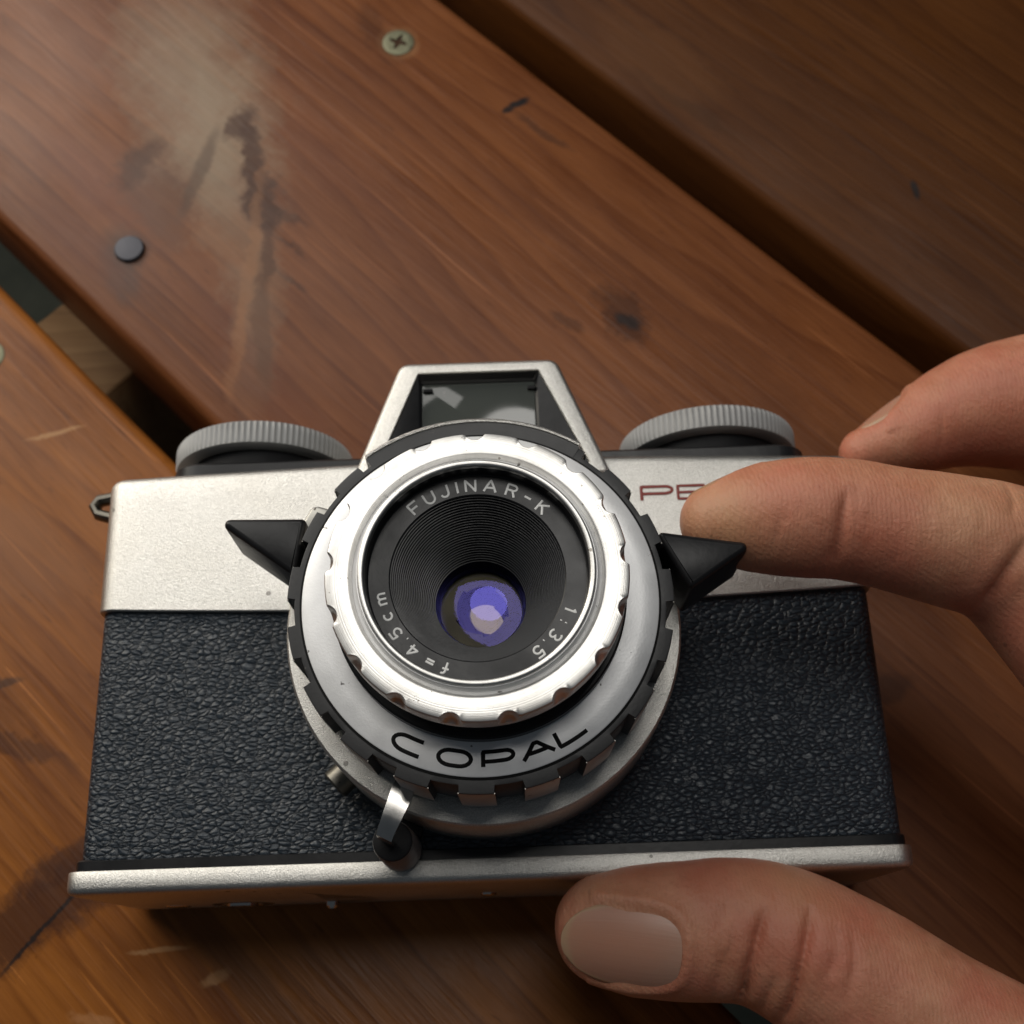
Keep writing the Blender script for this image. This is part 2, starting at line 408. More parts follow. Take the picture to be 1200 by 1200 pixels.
# ro is measured from the grain direction
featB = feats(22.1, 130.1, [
    (-82, 148, 26, 9, 0, (0.13, 0.030, 0.010), 0.6, 18), (-48, 103, 30, 7, -6, (0.12, 0.030, 0.012), 0.55, 18), (-30, 150, 34, 8, -8, (0.13, 0.036, 0.012), 0.4, 20), (20, 128, 40, 6, 3, (0.10, 0.030, 0.010), 0.4, 18), (60, 82, 40, 12, 0, (0.075, 0.024, 0.008), 0.5, 20),
    (-41, 138, 7, 1.1, 12, KNOT, 0.6, 8), (-40, 131, 6, 0.9, 6, KNOT, 0.5, 8), (-40, 122, 6, 0.9, 15, KNOT, 0.55, 7),
    (-63.0, 174.2, 40, 20, -28, SHEEN_GREY, 0.62, 24), (-56.8, 154.3, 30, 11, -40, SHEEN_GREY, 0.55, 22), (-47.5, 126.0, 40, 8, -42, SHEEN_GREY, 0.30, 18),
    (-69.9, 144.7, 16, 8, -20, (0.095, 0.050, 0.032), 0.5, 14),
    (-52.7, 162.2, 3.5, 7, 20, KNOT, 0.8, 12), (-49.1, 153.2, 13, 3.0, -33, KNOT, 0.85, 12), (-46.2, 140.7, 9, 4.6, -40, KNOT, 0.85, 13), (-45.0, 128.1, 10, 2.2, -46, KNOT, 0.65, 10),
    (-74.0, 153.1, 4, 9, 10, KNOT, 0.6, 12), (-45.4, 110.4, 18, 2.2, -38, (0.10, 0.045, 0.022), 0.6, 6), (-60.8, 150.0, 15, 2, -60, (0.075, 0.042, 0.026), 0.6, 4),
    (-48.5, 126.0, 30, 1.6, -48, (0.27, 0.125, 0.055), 0.45, 7), (-50.5, 105.2, 14, 2.0, -48, (0.27, 0.11, 0.042), 0.4, 6),
    (28.3, 111.7, 9, 5, -10, KNOT, 0.7, 14), (29.7, 109.6, 3.5, 1.8, 12, INKY, 0.8, 4), (17.5, 109.5, 5, 1.6, 10, KNOT, 0.55, 5),
    (9.3, 165.6, 3.2, 1.3, 70, INKY, 0.95, 3), (6.9, 163.9, 1.6, 1.0, 60, INKY, 0.9, 2), (14.6, 157.8, 10, 1.3, 4, (0.04, 0.02, 0.014), 0.5, 5),
    (-17.5, 183.9, 5.6, 5.2, 0, (0.34, 0.17, 0.075), 0.7, 4), (-17.5, 183.9, 4.4, 4.4, 0, (0.03, 0.016, 0.01), 0.9, 1.5), (-74.2, 130.7, 5.2, 4.8, 0, (0.05, 0.025, 0.016), 0.6, 4), (-22.2, 187.1, 11, 4, -20, KNOT, 0.45, 9), (70.9, 30.8, 7, 3, 60, KNOT, 0.55, 7), (-75.9, 126.9, 12, 5, -30, (0.05, 0.038, 0.034), 0.45, 8), (-86.1, 134.2, 20, 6, 0, (0.13, 0.04, 0.02), 0.4, 8)])
featA = feats(-92.3, 11.9, [
    (-96.3, 32.9, 14, 8, 30, KNOT, 0.55, 16), (-88.3, 26.7, 16, 2.6, 25, KNOT, 0.6, 8), (-80.1, -3.9, 22, 7, 80, (0.05, 0.018, 0.010), 0.8, 12),
    (-78.1, -5.9, 13, 0.55, 95, INKY, 0.85, 2.5), (-91.4, 36.9, 7, 1.0, 60, INKY, 0.6, 5), (-72.1, 6.3, 16, 3, 75, (0.05, 0.018, 0.010), 0.6, 8),
    (-48.0, -15.1, 3.0, 1.6, 70, (0.42, 0.22, 0.095), 0.7, 5), (-68.0, -21.2, 4, 1.6, 30, (0.42, 0.2, 0.085), 0.5, 8), (-58.0, -10.0, 6, 0.6, 50, (0.4, 0.22, 0.1), 0.6, 2),
    (-85.7, 88.5, 7, 0.7, 60, (0.42, 0.22, 0.09), 0.8, 3), (-90.6, 63.7, 20, 9, 10, (0.22, 0.085, 0.03), 0.5, 12), (-40.0, -18.2, 26, 5, 0, (0.12, 0.05, 0.02), 0.35, 10)])
featC = feats(139.6, 243.0, [(93.1, 139.2, 1.0, 3.2, 55, INKY, 0.85, 2), (41.3, 176.9, 22, 8, 0, (0.12, 0.045, 0.012), 0.4, 12), (46.4, 163.2, 20, 2, 5, (0.05, 0.02, 0.006), 0.4, 5)])
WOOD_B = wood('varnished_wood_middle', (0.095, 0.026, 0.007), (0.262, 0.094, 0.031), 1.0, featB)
WOOD_A = wood('varnished_wood_near', (0.140, 0.040, 0.006), (0.400, 0.142, 0.026), 2.3, featA)
WOOD_C = wood('varnished_wood_far', (0.050, 0.015, 0.003), (0.115, 0.039, 0.008), 3.7, featC, gloss=0.42, spec=0.14)
WOOD_R = wood('raw_wood', (0.20, 0.11, 0.05), (0.38, 0.24, 0.12), 5.1, gloss=0.7)
plank_near = board('plank', -92.3, 11.9, -TL, TL, WOOD_A, label='orange brown board at lower left with pale scratches')
plank_mid = board('plank', 22.1, 130.1, -TL, TL, WOOD_B, label='middle board with varnish sheen painted in grey and dark branching knot')
plank_far = board('plank', 139.6, 243.0, -TL, TL, WOOD_C, label='dark brown board beyond the wide black gap')
board('plank', -206, -102, -TL, TL, WOOD_C)
# cleat below the boards, running across them
def cleat(t0, t1):
    V = []; c = []
    poly = rounded_poly([(t0, -320), (t1, -320), (t1, 320), (t0, 320)], 1.0, 3)
    def f(x, y, z): return st(y, x, z)
    V, Fc = loft([[(x, y, -80) for x, y in poly], [(x, y, -29.5) for x, y in poly], [(x, y, -28.6) for x, y in inset(poly, 0.8)]])
    o = mesh('cross_rail', [np.array(f(*v)) + np.array([0, 0, 720]) for v in V], Fc, WOOD_R, table, ang=50)
    return o
cleat(-168.2, -141.1)
cleat(230, 256)
for (s, t) in ((-200, -420), (220, -420), (-200, 420), (220, 420)):
    poly = rounded_poly([(t - 35, s - 35), (t + 35, s - 35), (t + 35, s + 35), (t - 35, s + 35)], 3, 3)
    V, Fc = loft([[(*st(y, x)[:2], 0.0) for x, y in poly], [(*st(y, x)[:2], 720 - 28.5) for x, y in poly]])
    mesh('leg', V, Fc, WOOD_R, table, ang=50)

def fastener(name, plank, wx, wy, r, mat, cross=False, proud=0.5):
    s0 = {plank_near.name: (-92.3, 11.9), plank_mid.name: (22.1, 130.1)}[plank.name]
    lx, ly = plank_xy(wx, wy, *s0)
    if not cross:
        o = lathe(name, [(r * 1.02, -0.4), (r * 1.02, proud * 0.5), (r * 0.93, proud * 0.9), (r * 0.6, proud), (0.01, proud * 1.05)], mat, plank, n=40, c=(lx, ly))
    else:
        # countersunk head a little below the surface in a ragged hole, with a cross recess
        n = 64; rings = []
        def rad(t): return 1.0
        prof = [(r * 1.03, 0.03), (r, 0.16), (r * 0.9, 0.26), (r * 0.62, 0.30)]
        for (rr, z) in prof: rings.append([(lx + rr * math.cos(2*PI*j/n), ly + rr * math.sin(2*PI*j/n), z) for j in range(n)])
        def cr(t, r0):
            q = abs(((t + PI/4) % (PI/2)) - PI/4)
            return min(r0, 0.16 * r / max(0.05, math.sin(q))) if q > 0.02 else r0
        for (r0, z) in ((r * 0.60, 0.28), (r * 0.52, -0.6), (0.02, -1.0)):
            rings.append([(lx + cr(2*PI*j/n, r0) * math.cos(2*PI*j/n + .5), ly + cr(2*PI*j/n, r0) * math.sin(2*PI*j/n + .5), z) for j in range(n)])
        V, Fc = loft(rings, cap0=False)
        o = mesh(name, V, Fc, mat, plank, ang=30)
    return o
NAILM = plain('nail_iron', (0.055, 0.055, 0.065), 0.45, metal=0.5, bscale=900, bdist=0.00006)
SCREWM = plain('zinc_screw', (0.17, 0.165, 0.10), 0.48, metal=0.5, wear=0.6, wear_col=(0.08, 0.07, 0.04), bscale=600, bdist=0.00005)
fastener('nail', plank_mid, -74.2, 130.8, 3.1, NAILM, proud=0.9)['label'] = 'dark round nail head in the middle board'
fastener('screw', plank_mid, -17.5, 183.9, 3.5, SCREWM, cross=True)['label'] = 'greenish cross head screw set in the middle board'
fastener('screw', plank_near, -101.2, 106.4, 3.3, SCREWM, cross=True)

# ================================================================== FILM CAMERA
cam35 = thing('film_camera', 'silver and black vintage film camera lying on its back on the wooden boards', 'camera', (0, 0, 0))

def plan(x0, x1, z0, z1, r, k=7, nx=24):
    """rounded rectangle in x-z with dense straight sides, counter-clockwise"""
    base = rounded_poly([(x0, z0), (x1, z0), (x1, z1), (x0, z1)], r, k); out = []
    for i, p in enumerate(base):
        q = base[(i + 1) % len(base)]; out.append(p)
        d = math.dist(p, q)
        if d > 8:
            m = int(d / 4)
            for j in range(1, m): out.append((p[0] + (q[0]-p[0]) * j / m, p[1] + (q[1]-p[1]) * j / m))
    return out
# leather wrapped body: a wall between two heights
P0 = plan(-60.6, 60.4, 0.4, 34.0, 2.6)
rings = [[(x, 1.5, z) for x, z in inset(P0, 0.5)], [(x, 1.55, z) for x, z in inset(P0, 0.12)], [(x, 1.9, z) for x, z in P0]]
for q in range(1, 11): rings.append([(x, 1.9 + (40.6 - 1.9) * q / 10, z) for x, z in P0])
V, Fc = loft(rings); mesh('leather_body', V, Fc, LEATHER, cam35)
# black trim strip under the leather
P1 = plan(-61.4, 60.9, 0.3, 34.05, 2.6)
V, Fc = loft([[(x, -0.4, z) for x, z in P1], [(x, 1.5, z) for x, z in P1], [(x, 1.75, z) for x, z in inset(P1, 0.25)]]); mesh('trim_strip', V, Fc, BLACK, cam35)
# bottom plate, domed beneath
P2 = plan(-62.2, 61.4, 0.0, 34.9, 2.8)
rings = [[(x, 0.0, z) for x, z in inset(P2, 0.5)], [(x, 0.03, z) for x, z in inset(P2, 0.12)], [(x, -0.15, z) for x, z in P2], [(x, -2.2, z) for x, z in P2], [(x, -2.75, z) for x, z in inset(P2, 0.16)],
         [(x, -3.08, z) for x, z in inset(P2, 0.55)], [(x, -3.28, z) for x, z in inset(P2, 1.2)], [(x, -3.4, z) for x, z in inset(P2, 2.2)]]
for (d, y) in ((4.2, -3.55), (7.5, -3.7), (11, -3.8), (14, -3.85), (16.5, -3.87)):
    f_ = (17.45 - d) / (17.45 - 2.2); R0 = inset(P2, 2.2)
    rings.append([(x - math.copysign(min(abs(x) * 0.4, d - 2.2), x) if abs(x) > 30 else x, y, 17.45 + (z - 17.45) * f_) for x, z in R0])
V, Fc = loft(rings, cap0=False); bottom_plate = mesh('bottom_plate', V, Fc, SILVER, cam35, ang=60)
for (x, z, r, h) in ((-51.2, 13, 2.0, 0.3), (-26.6, 12, 1.1, 1.2), (-1.0, 20, 1.3, 0.6)):
    lathe('base_screw', [(r * 1.25, -0.9), (r, 0.1), (r * .95, h * .6), (r * 0.6, h * .95), (0.02, h)], CHROME, bottom_plate, n=32, axis='-y', org=(x, -3.72, z))
lathe('tripod_socket', [(5.0, -1.0), (5.0, 0.12), (4.6, 0.2), (3.4, 0.2), (3.2, 0.0), (3.2, -0.6), (2.6, -0.5), (2.5, 0.5), (1.5, 0.75), (0.02, 0.75)], CHROME, bottom_plate, n=48, axis='-y', org=(-40.6, -3.72, 14))

# top cover: a deeper silver shell with a bowed lower edge
def ybot(x):
    return 38.0 + 1.65 * (abs(x) / 60.3) ** 1.7
def ytop(x):
    return 63.95 - 1.6 * (min(1, abs(x) / 58.5)) ** 1.6
P3 = plan(-61.2, 61.0, 0.6, 34.95, 3.0)
def cov(d, fy): return [(x, fy(x), z) for x, z in inset(P3, d)]
rings = [cov(1.0, lambda x: ybot(x) + 2), cov(0.9, ybot), cov(0.18, ybot), cov(0.0, lambda x: ybot(x) + 0.2), cov(0.0, lambda x: ybot(x) + 0.5)]
for q in range(1, 8): rings.append(cov(0.0, lambda x, q=q: ybot(x) + 0.5 + (ytop(x) - 1.7 - ybot(x) - 0.5) * q / 7))
for a in (0.25, 0.5, 0.75, 1.0): rings.append(cov(1.6 * (1 - math.cos(a * PI / 2)), lambda x, a=a: ytop(x) - 1.7 + 1.7 * math.sin(a * PI / 2)))
rings.append(cov(4.0, lambda x: ytop(x) + 0.05)); rings.append([(x, ytop(x) + .05, 17.5 + (z - 17.5) * 0.2) for x, z in inset(P3, 4.0)])
V, Fc = loft(rings, cap0=False); top_cover = mesh('top_cover', V, Fc, SILVER, cam35, ang=38)

# black deck and the two dials behind it
PD = plan(-52, 54, 3.5, 33.0, 5)
V, Fc = loft([[(x, 61.5, z) for x, z in PD], [(x, 64.9, z) for x, z in PD], [(x, 65.35, z) for x, z in inset(PD, 0.5)]]); mesh('top_deck', V, Fc, BLACK, cam35)
def dial(cx, label):
    zc, R = 17.4, 15.55
    n = 96 * 4; rings = []
    def rr(j, r, dep): return r - dep * (1 if j % 4 == 0 else (0.55 if j % 4 in (1, 3) else 0.0))
    for (r, y, dep) in ((R - 2.5, 68.75, 0), (R - 0.9, 68.80, 0), (R - 0.25, 69.10, 0.0), (R, 69.55, 0.38), (R, 72.45, 0.38), (R - .3, 73.00, 0.1), (R - 1.0, 73.25, 0), (R - 4.0, 73.30, 0), (R - 4.4, 72.85, 0), (0.05, 72.85, 0)):
        rings.append([(cx + rr(j, r, dep) * math.cos(2*PI*j/n), y, zc + rr(j, r, dep) * math.sin(2*PI*j/n)) for j in range(n)])
    V, Fc = loft(rings, cap0=True)
    o = mesh('ribbed_dial', V, Fc, PLASTIC, cam35, ang=50); o['label'] = label
    lathe('dial_base', [(12.8, 64.8), (13.2, 67.2), (12.9, 68.9), (0.05, 69.0)], BLACK_MATT, o, n=64, axis='y', org=(cx, 0, zc))
dial(-39.3, 'left grey ribbed dial'); dial(39.9, 'right grey ribbed dial')

# viewfinder hood
ZH = 37.0
outer = rounded_poly([(-21.3, 59.1), (21.1, 59.1), (12.9, 80.6), (-13.2, 80.6)], [1.0, 1.0, 2.2, 2.2], 7)
inner = rounded_poly([(-17.0, 61.2), (17.5, 61.2), (9.8, 78.4), (-10.15, 78.4)], [0.25, 0.25, 0.25, 0.25], 7)
rings = [[(x, y, 4.0) for x, y in outer]]
for q in range(1, 6): rings.append([(x, y, 4 + (ZH - 1.2 - 4) * q / 5) for x, y in outer])
for a in (0.35, 0.7, 1.0): rings.append([(x, y, ZH - 1.2 + 1.2 * math.sin(a*PI/2)) for x, y in inset(outer, 0.9 * (1 - math.cos(a*PI/2)))])
rings.append([(x, y, ZH) for x, y in inset(inner, -0.15)]); rings.append([(x, y, ZH - 0.15) for x, y in inner]); rings.append([(x, y, ZH - 1.2) for x, y in inner])
V, Fc = loft(rings, cap0=True, cap1=False); hood = mesh('viewfinder_hood', V, Fc, SILVER, cam35, ang=40)
glassr = rounded_poly([(-10.2, 61.3), (9.6, 61.3), (9.6, 77.8), (-10.2, 77.8)], [0.7] * 4, 7)
gi = inset(glassr, 0.4)
V, Fc = loft([[(x, y, ZH - 0.55) for x, y in inset(inner, 0.02)], [(x, y, 35.4) for x, y in glassr], [(x, y, 35.1) for x, y in gi], [(x, y, 31.0) for x, y in gi]], cap0=False, cap1=True)
mesh('hood_recess', V, Fc, BLACK, hood, ang=20)
def window_glass():
    m, nt, b = new_mat('viewfinder_glass'); v = coords(nt)
    b.inputs['Base Color'].default_value = (0.035, 0.038, 0.036, 1); b.inputs['Roughness'].default_value = 0.03; b.inputs['IOR'].default_value = 1.5
    b.inputs['Specular IOR Level'].default_value = 0.6
    d = mathn(nt, 'GREATER_THAN', noise(nt, v, 900, 2, 0.7), 0.72)
    L(nt, mix(nt, mathn(nt, 'MULTIPLY', d, 0.6), (0.060, 0.066, 0.060), (0.13, 0.13, 0.12)), b.inputs['Base Color'])
    L(nt, ramp(nt, noise(nt, v, 120, 4), [(0.3, 0.02), (0.8, 0.10)]), b.inputs['Roughness'])
    return m
VFG = window_glass()
prism('viewfinder_window', inset(glassr, 0.45), 31.5, 35.0, VFG, hood, bev=0.15)
for sx in (-1, 1):
    prism('frame_tab', rounded_poly([(-9.5 if sx < 0 else 7.9, 75.7), (-7.9 if sx < 0 else 9.2, 75.7), (-7.9 if sx < 0 else 9.2, 76.3), (-9.5 if sx < 0 else 7.9, 76.3)], 0.1, 3), 34.9, 35.6, BLACK_MATT, hood, bev=0.08)

# maroon maker's lettering on the cover: P E
def stadium(x0, x1, y0, y1, a0=0, a1=0, n=8):
    pass
def arc(cx, cy, rx, ry, a0, a1, n=10):
    return [(cx + rx * math.cos(math.radians(a0 + (a1 - a0) * i / n)), cy + ry * math.sin(math.radians(a0 + (a1 - a0) * i / n))) for i in range(n + 1)]
V, Fc = [], []
def flat(pts, ox, oy, sx, sy, z, w):
    pp = [(ox + x * sx, oy + y * sy, z) for x, y in pts]; tube_path(V, Fc, dens(pp), [(0, 0, 1)] * len(dens(pp)), w, 0.10)
def dens(pp, step=0.25):
    out = [pp[0]]
    for a, b_ in zip(pp[:-1], pp[1:]):
        k = max(1, int(math.dist(a, b_) / step))
        for i in range(1, k + 1): out.append(tuple(a[j] + (b_[j] - a[j]) * i / k for j in range(len(a))))
    return out
zt = 35.0
flat([(0, 0), (0, 1), (0.75, 1)] + arc(0.75, 0.74, 0.25, 0.26, 90, -90, 8) + [(0, 0.48)], 25.6, 55.1, 5.0, 2.35, zt, 0.55)
flat([(1, 1), (0, 1), (0, 0), (1, 0)], 31.5, 55.2, 4.4, 2.25, zt, 0.5); flat([(0, 0.5), (0.9, 0.5)], 31.5, 55.2, 4.4, 2.25, zt + .01, 0.5)
mesh('maker_lettering', V, Fc, RED, top_cover, ang=60)

# strap lug on the left end
V, Fc = [], []
tube_path(V, Fc, [(-58.5, 58.5, 23), (-64, 59.3, 22.5), (-66.5, 60.2, 22), (-67.3, 61.6, 22), (-66.5, 62.8, 22), (-64, 63.0, 22.5), (-58.5, 62.4, 23)], [(0, 0, 1)] * 7, 2.0, 3.0, 10)
V = [(x + (-0.4 if x < -60 else -1.0), y + 1.0, z) for x, y, z in V]
mesh('strap_lug', V, Fc, BRASS, cam35)

# ---------------------------------------------------------------- lens and shutter
lathe('lens_flange', [(29.1, 33.6), (29.3, 34.0), (29.32, 37.0), (29.32, 41.45), (29.22, 41.72), (28.95, 41.88), (28.6, 41.9), (27.5, 41.9), (24.0, 41.9), (22.0, 41.8)], SILVER, cam35, n=160, ang=28)
# silver lip that wraps the ring at the top
a0, a1, nn = 57, 126, 60
def sector(name, cs, a0, a1, mat, parent, ang=40):
    rings = [[(LX + r * math.cos(math.radians(a0 + (a1 - a0) * i / nn)), LY + r * math.sin(math.radians(a0 + (a1 - a0) * i / nn)), z) for r, z in cs] for i in range(nn + 1)]
    V, Fc = loft(rings, closed=True); return mesh(name, lens_fit(V), Fc, mat, parent, ang=ang)
shroud = sector('ring_shroud', [(26.75, 41.0), (26.75, 51.9), (26.85, 52.2), (27.1, 52.3), (27.35, 52.1), (28.6, 42.0), (28.6, 41.0)], a0, a1, SILVER, cam35)
SHROUD_ARC = (a0, a1)

# toothed shutter speed ring (19 notches)
NT = 19; ph = math.radians(-82.9); step = 2 * PI / NT
ths, rad_ = [], []
for k in range(NT):
    c0 = ph + k * step; hw = step * 0.22
    for t in np.linspace(c0 - hw, c0 + hw, 5): ths.append(t); rad_.append(25.5)
    for t in np.linspace(c0 + hw + 0.006, c0 + step - hw - 0.006, 7): ths.append(t); rad_.append(26.55)
ths = np.array(ths); rad_ = np.array(rad_)
def tring(dr, z): return [(LX + (r + dr) * math.cos(t), LY + (r + dr) * math.sin(t), z) for t, r in zip(ths, rad_)]
def cring(r, z): return [(LX + r * math.cos(t), LY + r * math.sin(t), z) for t in ths]
V, Fc = loft([cring(23.6, 51.2), cring(24.35, 51.9), tring(-0.22, 51.9), tring(-0.05, 51.83), tring(0, 51.65), tring(0, 42.15), cring(23.5, 42.05)], cap0=False, cap1=False)
speed = mesh('shutter_speed_ring', lens_fit(V), Fc, GUN, cam35, ang=30)
sector('shroud_lining', [(24.6, 51.0), (24.6, 51.98), (26.76, 51.98), (26.76, 44.0)], 56.5, 126.5, GUN, shroud)
# tooth faces worn to bare metal: separate thin curved facings
for k in range(NT):
    c0 = ph + (k + 0.5) * step; hw = step * 0.277
    tt = np.linspace(c0 - hw, c0 + hw, 7)
    rs = [[(LX + r * math.cos(t), LY + r * math.sin(t), z) for t in tt] for (r, z) in ((26.5, 42.2), (26.62, 42.2), (26.62, 51.2), (26.56, 51.45), (26.4, 51.45))]
    V, Fc = loft(rs, closed=False, cap0=False, cap1=False)
    mesh('ring_tooth', lens_fit(V), Fc, TOOTH, speed, ang=30)
lathe('ring_drum', [(24.7, 41.9), (24.8, 46.0), (24.8, 51.0), (24.2, 51.3)], BLACK_DEEP, speed, n=128)

# aluminium shutter plate with its lettering
plate = lathe('shutter_plate', [(24.45, 51.0), (24.4, 52.3), (24.25, 52.45), (22.0, 52.66), (19.9, 52.85), (19.2, 52.9)], PLATE, cam35, n=160, ang=40)
lathe('plate_edge_line', [(24.75, 51.7), (24.72, 52.12), (24.42, 52.16), (24.4, 51.7)], INK, plate, n=128)
def polar_text(strokes, a_mid, r_mid, h, w, zf, V, Fc, inward=False, tk=0.2, flat_h=0.10, zoff=0.0):
    """strokes in a unit-high box centred on x=0; a_mid in degrees. outward tops, read clockwise; or inward tops, read anticlockwise"""
    for si, s in enumerate(strokes):
        s = dens(s, 0.06); pts = []
        for x, y in s:
            if not inward:
                r = r_mid + (y - 0.5) * h; a = math.radians(a_mid) - x * w / r_mid
            else:
                r = r_mid - (y - 0.5) * h; a = math.radians(a_mid) + x * w / r_mid
            pts.append((LX + r * math.cos(a), LY + r * math.sin(a), zf(r) + si * 0.004 + zoff))
        tube_path(V, Fc, pts, [(0, 0, 1)] * len(pts), tk, flat_h)
G = {
 'F': [[(-.4, 0), (-.4, 1), (.4, 1)], [(-.4, .5), (.28, .5)]],
 'U': [[(-.42, 1), (-.42, .38)] + arc(0, .38, .42, .38, 180, 360, 12) + [(.42, 1)]],
 'J': [[(.25, 1), (.25, .3)] + arc(-.08, .3, .33, .3, 0, -170, 10)],
 'I': [[(0, 0), (0, 1)]],
 'N': [[(-.42, 0), (-.42, 1), (.42, 0), (.42, 1)]],
 'A': [[(-.52, 0), (0, 1), (.52, 0)], [(-.34, .34), (.34, .34)]],
 'R': [[(-.4, 0), (-.4, 1), (.12, 1)] + arc(.12, .76, .27, .24, 90, -90, 8) + [(-.4, .52)], [(.08, .52), (.42, 0)]],
 '-': [[(-.3, .5), (.3, .5)]],
 'K': [[(-.38, 0), (-.38, 1)], [(.38, 1), (-.38, .42)], [(-.12, .62), (.42, 0)]],
 'f': [[(-.05, 0), (-.05, .7)] + arc(.17, .72, .22, .28, 180, 60, 8), [(-.3, .58), (.25, .58)]],
 '=': [[(-.36, .62), (.36, .62)], [(-.36, .36), (.36, .36)]],
 '4': [[(.18, 0), (.18, 1), (-.4, .3), (.42, .3)]],
 '.': [[(-.05, .04), (.05, .04)]],
 ':': [[(-.05, .15), (.05, .15)], [(-.05, .62), (.05, .62)]],
 '5': [[(.36, 1), (-.26, 1), (-.33, .56)] + arc(-.01, .33, .36, .31, 130, -150, 14)],
 'c': [arc(.0, .34, .36, .34, 50, 310, 14)],
 'm': [[(-.5, 0), (-.5, .68)], [(-.5, .42)] + arc(-.25, .44, .25, .24, 180, 0, 8) + [(0, 0)], [(0, .42)] + arc(.25, .44, .25, .24, 180, 0, 8) + [(.5, 0)]],
 '1': [[(-.15, .8), (.05, 1), (.05, 0)]],
 '3': [arc(0, .75, .33, .25, 150, -90, 10) + arc(0, .25, .37, .27, 80, -150, 12)],
 # wide shutter-maker capitals
 'wC': [[(.5, 1), (-.1, 1)] + arc(-.1, .5, .42, .5, 90, 270, 10) + [(.5, 0)]],
 'wO': [[(-.15, 1), (.15, 1)] + arc(.15, .5, .4, .5, 90, -90, 10) + [(-.15, 0)] + arc(-.15, .5, .4, .5, 270, 90, 10)],
 'wP': [[(-.5, 0), (-.5, 1), (.25, 1)] + arc(.25, .68, .28, .32, 90, -90, 8) + [(-.5, .36)]],
 'wA': [[(-.58, 0), (-.08, .95), (.08, .95), (.58, 0)], [(-.36, .36), (.36, .36)]],
 'wL': [[(-.45, 1), (-.45, 0), (.55, 0)]],
}
V, Fc = [], []
for ch, a in (('wC', -116.6), ('wO', -99.9), ('wP', -85.2), ('wA', -71.6), ('wL', -59.6)):
    polar_text(G[ch], a, 22.15, 1.95, 3.9 if ch != 'wA' else 3.6, lambda r: 52.45 + (24.25 - r) * 0.092, V, Fc, inward=True, tk=0.58, flat_h=0.16)
mesh('plate_lettering', lens_fit(V), Fc, INK, plate, ang=60)

# black barrel, focusing ring with thumb scallops, bezel, name ring
lathe('lens_barrel', [(19.9, 52.6), (19.85, 54.8), (19.6, 55.1), (18.7, 55.2), (18.6, 57.2), (18.3, 57.5), (18.3, 61.5), (16.0, 61.7)], BLACK, cam35, n=128)
NS = 17; nth = NS * 24
def scr(j, r, depth):
    t = 2 * PI * j / nth; ph2 = math.radians(-79.7)
    d = ((t - ph2 + PI / NS) % (2 * PI / NS)) - PI / NS
    x = d * 19.4; rs = 1.5; hw = 1.36
    if abs(x) >= hw: return r
    return r - depth * (math.sqrt(rs * rs - x * x) - math.sqrt(rs * rs - hw * hw)) / (rs - math.sqrt(rs * rs - hw * hw))
def fring(r, z, dep=0.0): return [(LX + scr(j, r, dep) * math.cos(2*PI*j/nth), LY + scr(j, r, dep) * math.sin(2*PI*j/nth), z) for j in range(nth)]
V, Fc = loft([fring(17.9, 61.2), fring(18.9, 61.2), fring(19.3, 61.5, 0.0), fring(19.35, 62.6, 0.15), fring(19.35, 63.4, 0.65), fring(19.35, 64.5, 0.85), fring(19.35, 65.6, 0.95), fring(19.22, 65.9, 0.88), fring(19.08, 65.98, 0.80), fring(18.12, 66.0), fring(17.4, 66.02), fring(16.5, 66.03), fring(16.3, 65.95), fring(16.15, 65.6), fring(15.9, 65.1)], cap0=False, cap1=False)
focus = mesh('focus_ring', lens_fit(V), Fc, TURNED, cam35, ang=28)
lathe('ring_groove', [(16.2, 65.0), (16.0, 64.95), (15.55, 65.5), (15.2, 66.6), (15.05, 66.6)], PLATE, focus, n=128, ang=20)
lathe('lens_bezel', [(15.15, 66.0), (15.08, 66.9), (14.95, 67.15), (14.75, 67.22), (14.45, 67.18), (14.28, 67.0), (14.2, 66.6), (14.18, 66.2)], TURNED, cam35, n=128, ang=60)
name_ring = lathe('name_ring', [(14.2, 66.4), (14.16, 65.6), (14.15, 63.75), (14.0, 63.6), (11.4, 63.55), (11.25, 63.4)], BLACK, cam35, n=128, ang=30)
NZ = lambda r: 63.6
V, Fc = [], []
LH, LW = 1.62, 1.55
for ch, a, w_ in (('F', 129.5, 1), ('U', 118.8, 1), ('J', 108.6, 1), ('I', 101.2, 1), ('N', 93.0, 1), ('A', 81.0, 1.05), ('R', 68.0, 1), ('-', 57.2, 1), ('K', 46.5, 1)):
    polar_text(G[ch], a, 12.62, LH, LW * w_, NZ, V, Fc, tk=0.30)
mesh('lens_name_lettering', lens_fit(V), Fc, WHITE, name_ring, ang=60)
V, Fc = [], []
for ch, a in (('f', -109.5), ('=', -119.0), ('4', -131.0), ('.', -138.2), ('5', -145.0), ('c', -156.5), ('m', -167.5)):
    polar_text(G[ch], a, 12.72, LH * 0.92, LW * 0.95, NZ, V, Fc, tk=0.28)
mesh('focal_length_lettering', lens_fit(V), Fc, WHITE, name_ring, ang=60)
V, Fc = [], []
for ch, a in (('1', -23.0), (':', -31.0), ('3', -40.2), ('.', -47.3), ('5', -54.0)):
    polar_text(G[ch], a, 12.72, LH * 0.92, LW * 0.95, NZ, V, Fc, tk=0.28)
mesh('aperture_lettering', lens_fit(V), Fc, WHITE, name_ring, ang=60)
